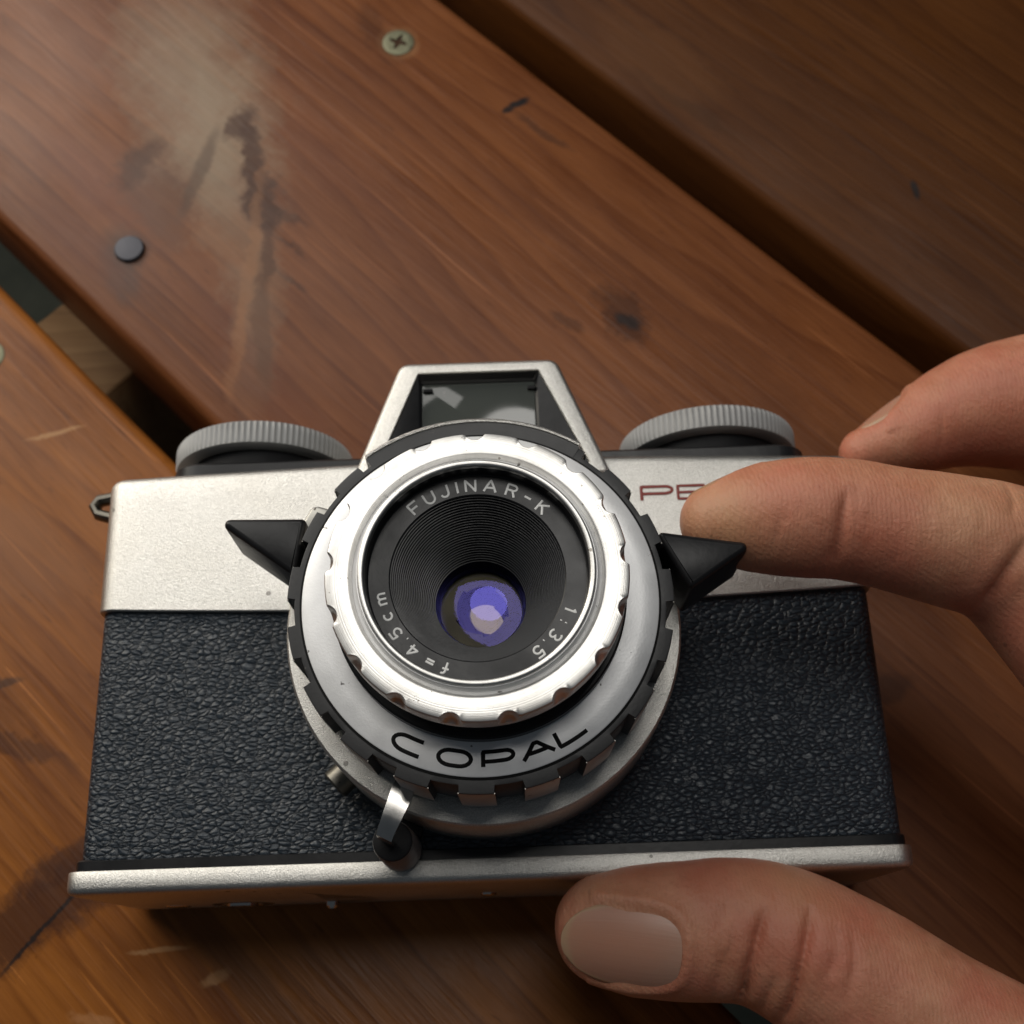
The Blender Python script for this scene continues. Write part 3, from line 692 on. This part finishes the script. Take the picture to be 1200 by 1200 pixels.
# threaded funnel
prof = []
nthr = 26
for i in range(nthr):
    f0, f1 = i / nthr, (i + 0.62) / nthr
    r0, z0 = 11.3 - 5.0 * f0, 63.45 - 14.6 * f0; r1, z1 = 11.3 - 5.0 * f1, 63.45 - 14.6 * f1
    prof += [(r0, z0), (r1 + 0.10, z1), (r1 - 0.06, z1 - 0.03)]
prof += [(6.25, 48.8), (6.1, 48.0), (5.9, 47.0)]
FUNNEL = plain('funnel_black', (0.007, 0.0075, 0.009), 0.34, spec=0.32, bscale=2500, bdist=0.00002)
lathe('lens_funnel', prof, FUNNEL, cam35, n=96, ang=20)
# coated front element
def coated_glass():
    m, nt, b = new_mat('coated_glass'); v = coords(nt)
    nt.nodes.remove(b); out = nt.nodes['Material Output']
    gl = N(nt, 'ShaderNodeBsdfGlossy'); gl.inputs['Roughness'].default_value = 0.015
    tr = N(nt, 'ShaderNodeBsdfTransparent'); tr.inputs[0].default_value = (0.92, 0.90, 0.80, 1)
    lw = N(nt, 'ShaderNodeLayerWeight'); lw.inputs[0].default_value = 0.35
    gl.inputs[0].default_value = (0.16, 0.13, 0.95, 1)
    L(nt, mix(nt, ramp(nt, lw.outputs['Facing'], [(0.05, 0.0), (0.5, 1.0)]), (0.16, 0.15, 0.72), (0.08, 0.12, 0.9)), gl.inputs[0])
    mx = N(nt, 'ShaderNodeMixShader'); mx.inputs[0].default_value = 0.075
    L(nt, tr.outputs[0], mx.inputs[1]); L(nt, gl.outputs[0], mx.inputs[2]); L(nt, mx.outputs[0], out.inputs[0])
    return m
def dome(name, R, r, z, mat, n=64, m=14, sgn=1):
    prof = []
    for i in range(m + 1):
        q = r * (1 - i / m); prof.append((max(q, 0.004), z + sgn * (math.sqrt(R*R - q*q) - math.sqrt(R*R - r*r))))
    return lathe(name, prof, mat, cam35, n=n, ang=80)
CG = coated_glass()
dome('front_element', 20, 6.1, 47.4, CG)
dome('middle_element', 58, 5.9, 45.6, CG)
INNER = new_mat('inner_glass')[0]; _b = INNER.node_tree.nodes['Principled BSDF']
_b.inputs['Base Color'].default_value = (0.02, 0.012, 0.02, 1); _b.inputs['Roughness'].default_value = 0.04; _b.inputs['IOR'].default_value = 1.75; _b.inputs['Specular Tint'].default_value = (1.0, 0.92, 0.72, 1)
BLADE = plain('shutter_steel', (0.012, 0.012, 0.014), 0.36, spec=0.35)
for k in range(5):
    a = 2 * PI * k / 5 + 0.3; h_ = 45.0 + 0.05 * k
    pts = []
    for q in range(9): t_ = a - 0.72 + 1.44 * q / 8; pts.append((LX + 5.85 * math.cos(t_), LY + 5.85 * math.sin(t_)))
    for q in range(9): t_ = a + 0.66 - 1.32 * q / 8; rr_ = 3.5 + 0.5 * (q / 8) ** 2; pts.append((LX + rr_ * math.cos(t_), LY + rr_ * math.sin(t_)))
    V, Fc = loft([[(x, y, h_) for x, y in pts], [(x, y, h_ + 0.04) for x, y in pts]])
    mesh('shutter_blade', lens_fit(V), Fc, BLADE, cam35, smooth=False)
dome('rear_element', 66.0, 5.8, 43.3, INNER)
lathe('element_mount', [(6.15, 47.55), (5.9, 47.2), (5.85, 43.8), (5.82, 43.0), (0.01, 42.9)], BLACK_DEEP, cam35, n=64)

# ---------------------------------------------------------------- levers
def wedge(name, A, B, C, z0, z1, label):
    """wing lever: triangular plan A (outer tip), B, C (at the ring), flat-topped, the tip lower than the ring side"""
    poly = rounded_poly([A, B, C], [0.8, 0.7, 0.6], 6)
    area = sum(poly[i - 1][0] * poly[i][1] - poly[i][0] * poly[i - 1][1] for i in range(len(poly)))
    if area < 0: poly = poly[::-1]
    o = prism(name, poly, z0, z1, BLACK, cam35, bev=0.75)
    o['label'] = label
    return o
wedge('wing_lever', (-36.7, 44.2), (-23.6, 43.8), (-25.0, 35.4), 49.6, 60.2, 'left black wing lever of the lens')
wedge('wing_lever', (37.7, 37.9), (23.8, 40.3), (28.2, 31.7), 49.2, 60.2, 'right black wing lever under the fingertip')
# cocking lever: bent chrome blade ending on a round black knob
cl = mesh('cocking_lever', *loft([
    [(-12.00, 9.20, 52.60), (-9.50, 7.70, 52.60), (-9.50, 7.60, 51.90), (-12.00, 9.10, 51.90)],
    [(-12.70, 7.50, 52.80), (-10.10, 5.90, 52.80), (-10.10, 5.80, 52.10), (-12.70, 7.40, 52.10)],
    [(-13.70, 4.60, 52.95), (-11.30, 3.50, 52.95), (-11.30, 3.40, 52.25), (-13.70, 4.50, 52.25)],
    [(-14.40, 2.60, 52.70), (-12.30, 1.60, 52.70), (-12.30, 1.50, 52.00), (-14.40, 2.50, 52.00)],
    [(-14.70, 1.80, 52.00), (-12.70, 0.80, 52.00), (-12.45, 1.35, 51.60), (-14.45, 2.35, 51.60)],
    [(-14.75, 1.60, 50.60), (-12.80, 0.60, 50.60), (-12.55, 1.15, 50.60), (-14.50, 2.15, 50.60)],
    [(-14.75, 1.60, 47.40), (-12.80, 0.60, 47.40), (-12.55, 1.15, 47.40), (-14.50, 2.15, 47.40)]]), CHROME, cam35, ang=40)
KNOB = plain('knob_grey', (0.20, 0.20, 0.20), 0.45, metal=0.3, wear=0.5, wear_col=(0.10, 0.10, 0.10), bscale=500, bdist=0.00006)
lathe('lever_knob', [(3.0, 35.6), (3.05, 36.2), (2.85, 45.8), (2.7, 46.6), (2.3, 46.9)], KNOB, cl, n=40, c=(-13.1, 1.5))
lathe('knob_cap', [(2.72, 46.4), (2.65, 46.95), (2.4, 47.1), (0.02, 47.2)], BLACK_MATT, cl, n=40, c=(-13.1, 1.5))
mesh('cocking_arm', *loft([[(x, y, z) for x, y in rounded_poly([(-16, 1.0), (-10.5, 1.0), (-9.0, 9), (-13.0, 10)], 0.5, 3)] for z in (35.2, 37.2)]), BLACK_MATT, cl, ang=50)
# small bright index tab at the upper left of the ring and a flash socket at the lower left of the flange
prism('index_tab', rounded_poly([(-26.6, 45.2), (-23.0, 43.6), (-20.6, 48.2), (-24.4, 49.4)], [0.9, 0.3, 0.3, 1.2], 5), 48.8, 51.4, STEEL, cam35, bev=0.3)
def radial_stub(a, r0, r1, rad, z, mat, name):
    n = 28; ca, sa = math.cos(math.radians(a)), math.sin(math.radians(a)); rings = []
    for (d, rr) in ((r0, rad), (r1 - .3, rad), (r1, rad - .3), (r1, rad * .55), (r1 - 1.2, rad * .5), (r1 - 1.2, 0.02)):
        rings.append([(LX + d * ca - rr * math.cos(2*PI*j/n) * sa, LY + d * sa + rr * math.cos(2*PI*j/n) * ca, z + rr * math.sin(2*PI*j/n)) for j in range(n)])
    V, Fc = loft(rings, cap0=False); return mesh(name, V, Fc, mat, cam35, ang=35)
radial_stub(221.6, 26, 30.4, 2.3, 37.4, BRASS, 'flash_socket')

# ================================================================== HAND
def sdf_chain(X, pts, rad):
    D = None
    for a, b, ra, rb in zip(pts[:-1], pts[1:], rad[:-1], rad[1:]):
        a = np.array(a, np.float32); b = np.array(b, np.float32); ab = b - a
        d = X - a
        t = np.clip((d @ ab) / float(ab @ ab), 0, 1)
        q = np.sqrt(((d - t[..., None] * ab) ** 2).sum(-1)) - (ra + (rb - ra) * t)
        D = q if D is None else np.minimum(D, q)
    return D
def smin(a, b, k):
    h = np.maximum(k - np.abs(a - b), 0) / k
    return np.minimum(a, b) - h * h * k * 0.25
def spline(P, R, n=7):
    """Catmull-Rom through joints with radii"""
    P = np.array(P, float); R = np.array(R, float); Q = np.vstack([2*P[0]-P[1], P, 2*P[-1]-P[-2]]); S = np.concatenate([[R[0]], R, [R[-1]]])
    op, orr = [], []
    for i in range(1, len(Q) - 2):
        for u in np.linspace(0, 1, n, endpoint=False):
            def cr(A): return 0.5*((2*A[i])+(-A[i-1]+A[i+1])*u+(2*A[i-1]-5*A[i]+4*A[i+1]-A[i+2])*u*u+(-A[i-1]+3*A[i]-3*A[i+1]+A[i+2])*u**3)
            op.append(cr(Q)); orr.append(float(cr(S)))
    op.append(P[-1]); orr.append(float(R[-1])); return op, orr

INDEX = ([(34.0, 43.4, 54.5), (38.8, 43.5, 55.0), (45.2, 43.2, 56.0), (51.5, 42.4, 56.5), (58.3, 40.6, 56.5), (66.1, 38.7, 56.0), (74.7, 35.8, 54.5), (82.4, 25.5, 52.5), (92.5, 13.1, 48.0), (101.6, 3.4, 43.0)],
         [5.7, 7.4, 8.25, 8.35, 8.45, 9.1, 9.9, 10.1, 10.9, 12.5])
MIDDLE = ([(64.3, 65.0, 29.0), (68.2, 66.5, 29.0), (74.3, 68.5, 29.5), (80.5, 70.9, 30.0), (87.7, 72.2, 30.5), (98.0, 72.2, 31.0), (107.2, 71.0, 32.0), (115.2, 58.0, 34.0), (119.1, 41.2, 36.0), (118.7, 16.2, 37.0)],
          [4.2, 5.6, 7.2, 8.8, 10.6, 12.3, 12.4, 11.4, 11.2, 12.5])
RING = ([(103, 86, 22), (108, 87, 22), (118, 84, 23), (127, 74, 25), (131, 56, 28), (132, 20, 31)], [5.4, 7.4, 8.6, 9.4, 9.8, 12])
LITTLE = ([(120, 92, 16), (125, 90, 16), (134, 82, 18), (141, 68, 21), (145, 50, 24), (146, 22, 26)], [4.8, 6.4, 7.4, 8.2, 8.8, 11])
THUMB = ([(16.6, -10.2, 33), (21, -10.6, 33), (28, -11.0, 33), (36, -11.2, 33), (42.6, -13.5, 33), (52.2, -19.7, 33), (63.3, -27.6, 32.5), (78.4, -35.7, 31), (95, -36, 30), (116.9, -34.7, 29)],
         [8.0, 9.1, 9.5, 9.9, 10.6, 11.5, 12.3, 14.0, 16, 17])
H = 0.72
lo = np.array([2.0, -62.0, 2.0]); hi = np.array([250.0, 104.0, 72.0])
dims = ((hi - lo) / H).astype(int) + 1
gx, gy, gz = (np.arange(d, dtype=np.float32) * H + l for d, l in zip(dims, lo))
def field(pts, rad, pad=9):
    P = np.array(pts); R = max(rad)
    b0 = np.maximum(((P.min(0) - R - pad - lo) / H).astype(int), 0); b1 = np.minimum(((P.max(0) + R + pad - lo) / H).astype(int) + 2, dims)
    out = np.full(dims, 30.0, np.float32)
    X = np.stack(np.meshgrid(gx[b0[0]:b1[0]], gy[b0[1]:b1[1]], gz[b0[2]:b1[2]], indexing='ij'), -1)
    out[b0[0]:b1[0], b0[1]:b1[1], b0[2]:b1[2]] = sdf_chain(X, pts, rad)
    return out
def build_hand_mesh():
    import openvdb
    palm = None
    for (pts, rad) in (([(101, 4, 42), (120, -14, 36), (150, -30, 30)], [12.5, 14, 18]), ([(117, 16, 37), (132, -6, 33), (154, -26, 30)], [12.5, 14, 18]),
                       ([(132, 20, 31), (143, 0, 30), (160, -20, 29)], [12, 14, 17]), ([(146, 22, 26), (154, 4, 27), (166, -16, 28)], [11, 13.5, 16]),
                       ([(95, -36, 30), (116, -34, 29), (150, -30, 29)], [15, 18, 19]), ([(152, -28, 29), (178, -42, 30), (240, -72, 34)], [19, 20, 25]), ([(162, -18, 28), (190, -34, 30), (246, -60, 34)], [17, 20, 25])):
        f = field(pts, rad, 14); palm = f if palm is None else smin(palm, f, 10)
    tot = None
    for P, R in (INDEX, MIDDLE, RING, LITTLE, THUMB):
        p, r = spline(P, R); f = smin(field(p, r), palm, 9)
        tot = f if tot is None else smin(tot, f, 0.6)
    g = openvdb.FloatGrid(); g.background = 30.0
    g.copyFromArray(np.ascontiguousarray(tot.astype(np.float32)))
    pts, quads = g.convertToQuads(0.0)
    pts = np.asarray(pts, float) * H + lo
    return pts, np.asarray(quads)
hp, hq = build_hand_mesh()
me = bpy.data.meshes.new('hand')
me.from_pydata((hp * MM).tolist(), [], hq.tolist()); me.update()
tmp = bpy.data.objects.new('hand', me); COL.objects.link(tmp)
sm = tmp.modifiers.new('relax', 'SMOOTH'); sm.iterations = 9; sm.factor = 0.5
sd = tmp.modifiers.new('subd', 'SUBSURF'); sd.levels = 1; sd.render_levels = 1
dg = bpy.context.evaluated_depsgraph_get()
me2 = bpy.data.meshes.new_from_object(tmp.evaluated_get(dg))
bpy.data.objects.remove(tmp); bpy.data.meshes.remove(me)
bm = bmesh.new(); bm.from_mesh(me2); bmesh.ops.recalc_face_normals(bm, faces=bm.faces); bm.to_mesh(me2); bm.free()
nv = len(me2.vertices)
co = np.empty(nv * 3); me2.vertices.foreach_get('co', co); co = co.reshape(-1, 3) / MM
no = np.empty(nv * 3); me2.vertices.foreach_get('normal', no); no = no.reshape(-1, 3)
disp = np.zeros(nv); red = np.zeros(nv); pale = np.zeros(nv)
def unproj(px, py, z):
    d = CAM_R @ np.array([(px - 600) / 1368.62, -(py - 648.63) / 1368.62, -1.0]); t = (z - CAM_P[2]) / d[2]
    return CAM_P + d * t
def seg_dist(P, poly):
    D = np.full(len(P), 1e9); T = np.zeros(len(P)); m = len(poly) - 1
    for i, (a, b) in enumerate(zip(poly[:-1], poly[1:])):
        a = np.array(a); b = np.array(b); ab = b - a
        t = np.clip(((P - a) @ ab) / (ab @ ab), 0, 1); q = np.linalg.norm(P - a - t[:, None] * ab, axis=1)
        T = np.where(q < D, (i + t) / m, T); D = np.minimum(D, q)
    return D, np.clip(np.minimum(T, 1 - T) * 3.5, 0, 1) ** 0.8
def crease(pix, z, depth, width, bulge=0.0):
    """a skin fold on the up-facing side of the hand; points given where the fold lies, in mm"""
    global disp
    depth *= 0.8; bulge *= 0.5; width = max(width, 0.75)
    poly = [unproj(px, py, z)[:2] for px, py in pix]
    sel = (no[:, 2] > -0.3) & (np.abs(co[:, 2] - z) < 14)
    d, fade = seg_dist(co[sel][:, :2], poly)
    wt = fade * np.clip((no[sel][:, 2] - 0.05) * 2.2, 0, 1)
    disp[sel] -= wt * depth * (0.55 * np.exp(-(d / width) ** 2) + 0.6 * np.exp(-np.abs(d) / (0.42 * width)))
    if bulge: disp[sel] += wt * bulge * np.exp(-((d - 2.2 * width) / (1.3 * width)) ** 2)
    red[sel] += 0.22 * fade * np.exp(-(d / (width * 1.3)) ** 2) * (depth / 0.5)
# index finger: joint crease, knuckle crease and fine side folds
crease([(990, 575), (985, 605), (983, 640), (987, 668), (992, 700)], 63, 0.85, 0.9, 0.1)
crease([(1003, 565), (1000, 600), (1002, 640)], 63, 0.15, 0.5)
crease([(1192, 640), (1172, 676), (1158, 705), (1146, 735)], 61, 1.1, 0.9, 0.25)
crease([(1180, 560), (1184, 590), (1179, 615)], 63, 0.3, 0.6)
for k in range(7):
    x = 1020 + k * 20; crease([(x, 585), (x + 3, 620), (x + 1, 655)], 63, 0.05, 0.45)
# thumb: folds over the joint
for (pl, d, w) in (([(898, 1062), (890, 1090), (882, 1130), (878, 1175), (868, 1200)], 1.5, 0.85), ([(950, 1062), (945, 1095), (937, 1140), (930, 1185), (922, 1215)], 1.3, 0.8),
                   ([(912, 1140), (905, 1170), (903, 1200)], 0.4, 0.5), ([(925, 1120), (935, 1150), (936, 1185)], 0.3, 0.5), ([(848, 1125), (844, 1160), (842, 1190)], 0.25, 0.5),
                   ([(995, 1090), (998, 1130), (990, 1180)], 0.3, 0.6), ([(975, 1080), (978, 1110), (968, 1150)], 0.15, 0.5), ([(920, 1050), (908, 1075), (902, 1100)], 0.2, 0.5)):
    crease(pl, 43, d, w, 0.12)
crease([(1100, 478), (1104, 505), (1108, 535)], 36, 0.2, 0.7)
fr = np.random.default_rng(11)
for k in range(26):
    x0 = fr.uniform(838, 1010); y0 = fr.uniform(1050, 1160); ln_ = fr.uniform(16, 46); sl = fr.uniform(-0.45, 0.15)
    crease([(x0, y0), (x0 + sl * ln_ * .5 + fr.uniform(-2, 2), y0 + ln_ * .5), (x0 + sl * ln_, y0 + ln_)], 43, fr.uniform(0.06, 0.16), 0.5)
for k in range(18):
    x0 = fr.uniform(900, 1170); y0 = fr.uniform(560, 640); ln_ = fr.uniform(14, 40)
    crease([(x0, y0), (x0 + fr.uniform(-4, 4), y0 + ln_ * .5), (x0 + fr.uniform(-6, 6), y0 + ln_)], 63, fr.uniform(0.04, 0.12), 0.5)
# broad bulges: pads and knuckles
def lump(p, r, h):
    global disp
    disp += h * np.exp(-(np.linalg.norm(co - np.array(p), axis=1) / r) ** 2)
lump((44, 37, 57), 8, 0.5); lump((62, 36, 59), 10, 0.7); lump((30, -4, 36), 9, 0.5); lump((44, -12, 42), 8, 0.9)
# nails: a shallow bed pressed into the finger and a raised fold around it
def nail_frame(c, along, up):
    a = np.array(along, float); a /= np.linalg.norm(a); u = np.array(up, float); u -= a * (u @ a); u /= np.linalg.norm(u)
    return np.array(c, float), a, np.cross(u, a), u
def sup(u, v, e=3.2): return (np.abs(u) ** e + np.abs(v) ** e) ** (1 / e)
NAILS = [nail_frame((17.4, -13.6, 42.0), (-1, 0.10, 0.0), (-0.05, -0.30, 1.0)), nail_frame((34.6, 50.0, 54.0), (-1, -0.50, -0.1), (-0.42, 0.90, 0.02)), nail_frame((67.2, 72.0, 29.5), (-0.9, -0.50, 0), (-0.44, 0.90, 0.02))]
NS_ = [(8.0, 5.7), (5.4, 4.4), (5.8, 4.6)]
for (c, a, s, u), (ln, wd), kk in zip(NAILS, NS_, (1.0, 0.45, 0.7)):
    d = co - c; la, ls, lu = d @ a / ln, d @ s / wd, d @ u
    sel = (np.abs(lu) < 6.5) & (no @ u > 0.05)
    q = sup(la, ls)
    disp[sel] += kk * (-0.55 * (1 / (1 + np.exp((q - 0.98) * 22))) + 0.30 * np.exp(-((q - 1.13) / 0.11) ** 2) * (la < 0.55))[sel]
co2 = co + no * disp[:, None]
# fine uneven relief
def vnoise(P, s, seed):
    r = np.random.default_rng(seed); out = np.zeros(len(P))
    for _ in range(10):
        k = r.normal(0, 1, 3) * s; out += np.sin(P @ k + r.uniform(0, 6.28))
    return out / 10
co2 += no * (vnoise(co, 0.35, 1) * 0.16 + vnoise(co, 0.9, 2) * 0.05)[:, None]
me2.vertices.foreach_set('co', (co2 * MM).ravel()); me2.update()
# pigment: redder at the finger pads and joints, yellow-pale where the tip is pressed
for p, r, h in (((45.5, 40, 61), 10, 0.9), ((55.5, 38, 59), 7, 0.45), ((38, -6, 40), 9, 0.8), ((28, -3, 36), 7, 0.3), ((80, 70, 36), 12, 0.6), ((73.5, 29, 57), 10, 0.3), ((60, -18, 42), 12, 0.2)):
    red += h * np.exp(-(np.linalg.norm(co - np.array(p), axis=1) / r) ** 2)
for p, r, h in (((34.5, 42.5, 58), 6.5, 1.0), ((42, -2, 41), 8, 0.6), ((68, 43, 62), 13, 0.5), ((14, -4, 38), 5, 0.3)):
    pale += h * np.exp(-(np.linalg.norm(co - np.array(p), axis=1) / r) ** 2)
red += 0.25 * vnoise(co, 0.25, 5)
at = me2.attributes.new('redness', 'FLOAT', 'POINT'); at.data.foreach_set('value', np.clip(red, -0.5, 1.6).astype(np.float32))
at = me2.attributes.new('paleness', 'FLOAT', 'POINT'); at.data.foreach_set('value', np.clip(pale, 0, 1).astype(np.float32))
for p_ in me2.polygons: p_.use_smooth = True

def skin():
    m, nt, b = new_mat('skin'); v = coords(nt)
    ar = N(nt, 'ShaderNodeAttribute', attribute_name='redness'); ap = N(nt, 'ShaderNodeAttribute', attribute_name='paleness')
    n1 = noise(nt, v, 220, 5, 0.6)
    c = mix(nt, ramp(nt, n1, [(0.3, 0.0), (0.7, 1.0)]), (0.46, 0.195, 0.108), (0.59, 0.285, 0.172))
    n0 = noise(nt, v, 75, 4, 0.6)
    c = mix(nt, ramp(nt, n0, [(0.40, 0.0), (0.68, 0.75)]), c, (0.50, 0.155, 0.098))
    n3 = noise(nt, v, 900, 3, 0.7)
    c = mix(nt, ramp(nt, n3, [(0.52, 0.0), (0.75, 0.35)]), c, (0.30, 0.115, 0.062))
    c = mix(nt, mathn(nt, 'MULTIPLY', ar.outputs['Fac'], 0.5, clamp=True), c, (0.42, 0.110, 0.068))
    c = mix(nt, mathn(nt, 'MULTIPLY', ap.outputs['Fac'], 0.6, clamp=True), c, (0.53, 0.32, 0.17))
    fl = mathn(nt, 'GREATER_THAN', noise(nt, v, 260, 1, 0.4), 0.80)
    c = mix(nt, mathn(nt, 'MULTIPLY', fl, 0.4), c, (0.16, 0.07, 0.045))
    L(nt, c, b.inputs['Base Color'])
    L(nt, ramp(nt, n1, [(0.3, 0.38), (0.7, 0.52)]), b.inputs['Roughness'])
    b.inputs['Subsurface Weight'].default_value = 0.22; b.inputs['Subsurface Scale'].default_value = 0.0016
    b.inputs['Subsurface Radius'].default_value = (1.0, 0.35, 0.2); b.inputs['Specular IOR Level'].default_value = 0.42
    # skin lines: crossing fine furrows and pores
    w1 = N(nt, 'ShaderNodeTexWave', wave_type='BANDS', bands_direction='X'); w1.inputs['Scale'].default_value = 520; w1.inputs['Distortion'].default_value = 6.5; w1.inputs['Detail'].default_value = 3; w1.inputs['Detail Scale'].default_value = 0.7
    w2 = N(nt, 'ShaderNodeTexWave', wave_type='BANDS', bands_direction='DIAGONAL'); w2.inputs['Scale'].default_value = 430; w2.inputs['Distortion'].default_value = 7.5; w2.inputs['Detail'].default_value = 3; w2.inputs['Detail Scale'].default_value = 0.9
    L(nt, v, w1.inputs['Vector']); L(nt, v, w2.inputs['Vector'])
    h = mathn(nt, 'ADD', mathn(nt, 'MULTIPLY', w1.outputs['Fac'], 0.22), mathn(nt, 'ADD', mathn(nt, 'MULTIPLY', w2.outputs['Fac'], 0.20), mathn(nt, 'MULTIPLY', noise(nt, v, 1150, 5, 0.75), 2.0)))
    L(nt, bump(nt, h, 0.00010, 0.8), b.inputs['Normal'])
    return m
def nail_mat():
    m, nt, b = new_mat('nail'); v = coords(nt)
    at = N(nt, 'ShaderNodeAttribute', attribute_name='along')
    ar = N(nt, 'ShaderNodeAttribute', attribute_name='rim')
    wob = mathn(nt, 'MULTIPLY_ADD', noise(nt, v, 260, 3, 0.6), 0.10, -0.05)
    c = ramp(nt, mathn(nt, 'ADD', at.outputs['Fac'], wob), [(0.0, (0.46, 0.26, 0.185)), (0.16, (0.45, 0.24, 0.165)), (0.34, (0.45, 0.225, 0.15)), (0.7, (0.44, 0.215, 0.14)), (1.0, (0.45, 0.235, 0.15))])
    tipm = mathn(nt, 'MULTIPLY', ramp(nt, mathn(nt, 'ADD', ar.outputs['Fac'], wob), [(0.84, 0.0), (0.94, 1.0)]), ramp(nt, at.outputs['Fac'], [(0.5, 0.0), (0.8, 0.75)]))
    c = mix(nt, tipm, c, (0.45, 0.31, 0.18))
    n1 = noise(nt, v, 300, 4, 0.6)
    L(nt, mix(nt, ramp(nt, n1, [(0.35, 0.0), (0.75, 0.22)]), c, (0.42, 0.24, 0.18)), b.inputs['Base Color'])
    b.inputs['Roughness'].default_value = 0.40; b.inputs['Subsurface Weight'].default_value = 0.25; b.inputs['Subsurface Scale'].default_value = 0.0012
    b.inputs['Subsurface Radius'].default_value = (1.0, 0.4, 0.25)
    ac = N(nt, 'ShaderNodeAttribute', attribute_name='across')
    cx_ = N(nt, 'ShaderNodeCombineXYZ'); L(nt, ac.outputs['Fac'], cx_.inputs[0]); L(nt, mathn(nt, 'MULTIPLY', at.outputs['Fac'], 0.05), cx_.inputs[1])
    rid = noise(nt, cx_.outputs[0], 11, 4, 0.65)
    L(nt, bump(nt, mathn(nt, 'ADD', rid, mathn(nt, 'MULTIPLY', noise(nt, v, 700, 3, 0.6), 0.3)), 0.00006, 0.6), b.inputs['Normal'])
    return m
me2.name = 'hand'
hand = link('hand', me2, skin())
hand['label'] = 'bare right hand pinching the camera between thumb and fingers'; hand['category'] = 'hand'
NAILMAT = nail_mat()
bvh = BVHTree.FromPolygons([Vector(p) for p in co2], [tuple(p.vertices) for p in me2.polygons])
def make_nail(frame, ln, wd, lift, flatten):
    c, a, s, u = frame; nu, nvv = 30, 26; V = []; val = []; rim_ = []; grid = {}
    for i in range(nu + 1):
        for j in range(nvv + 1):
            X, Y = -1 + 2 * i / nu, -1 + 2 * j / nvv
            # square to rounded rectangle
            kx = 0.50 if X > 0 else 0.26; fx = X * math.sqrt(1 - kx * Y * Y); fy = Y * math.sqrt(1 - kx * X * X)
            fx *= 1.0; fy *= 1.0 * (1 - 0.06 * X)
            o = c + a * fx * ln * 1.02 + s * fy * wd * 1.02 + u * 9
            hit = bvh.ray_cast(Vector(o), Vector(-u), 22)
            if hit[0] is None:
                p = o - u * 9
            else: p = np.array(hit[0])
            grid[i, j] = len(V); V.append(p + u * lift); val.append(max(0.0, min(1.0, (X + 1) / 2))); rim_.append(max(abs(X), abs(Y)) if X > -0.55 else abs(Y))
    # the plate is a clean curved sheet of its own: a quadratic surface fitted to the finger beneath it
    V = np.array(V); A_ = (V - c) @ a; S_ = (V - c) @ s; Hh = (V - c) @ u - lift
    w = (np.abs(A_) < ln * 0.8) & (np.abs(S_) < wd * 0.8) & (np.abs(Hh) < 5)
    B = np.stack([np.ones_like(A_), A_, S_, A_ * A_, S_ * S_, A_ * S_], 1)
    k_, *_r = np.linalg.lstsq(B[w], Hh[w], rcond=None)
    k_[4] = min(k_[4], -0.035); k_[3] = min(max(k_[3], -0.012), 0.0)
    V = V + u * (B @ k_ + lift - (V - c) @ u)[:, None]
    n1 = len(V); V2 = V - u * 0.45; Fc = []
    for i in range(nu):
        for j in range(nvv):
            q = (grid[i, j], grid[i + 1, j], grid[i + 1, j + 1], grid[i, j + 1]); Fc.append(q); Fc.append(tuple(k + n1 for k in q[::-1]))
    rim = [grid[i, 0] for i in range(nu)] + [grid[nu, j] for j in range(nvv)] + [grid[i, nvv] for i in range(nu, 0, -1)] + [grid[0, j] for j in range(nvv, 0, -1)]
    for k in range(len(rim)):
        p, q = rim[k], rim[(k + 1) % len(rim)]; Fc.append((p, q, q + n1, p + n1))
    o = mesh('fingernail', np.vstack([V, V2]), Fc, NAILMAT, hand, ang=60)
    at = o.data.attributes.new('along', 'FLOAT', 'POINT'); at.data.foreach_set('value', np.array(val + val, np.float32))
    at = o.data.attributes.new('across', 'FLOAT', 'POINT'); yy = [(-1 + 2 * j / nvv) for i in range(nu + 1) for j in range(nvv + 1)]; at.data.foreach_set('value', np.array(yy + yy, np.float32))
    at = o.data.attributes.new('rim', 'FLOAT', 'POINT'); at.data.foreach_set('value', np.array(rim_ + rim_, np.float32))
    return o
for fr, (ln, wd), lf in zip(NAILS, NS_, (0.08, 0.08, 0.08)): make_nail(fr, ln, wd, lf, 8)
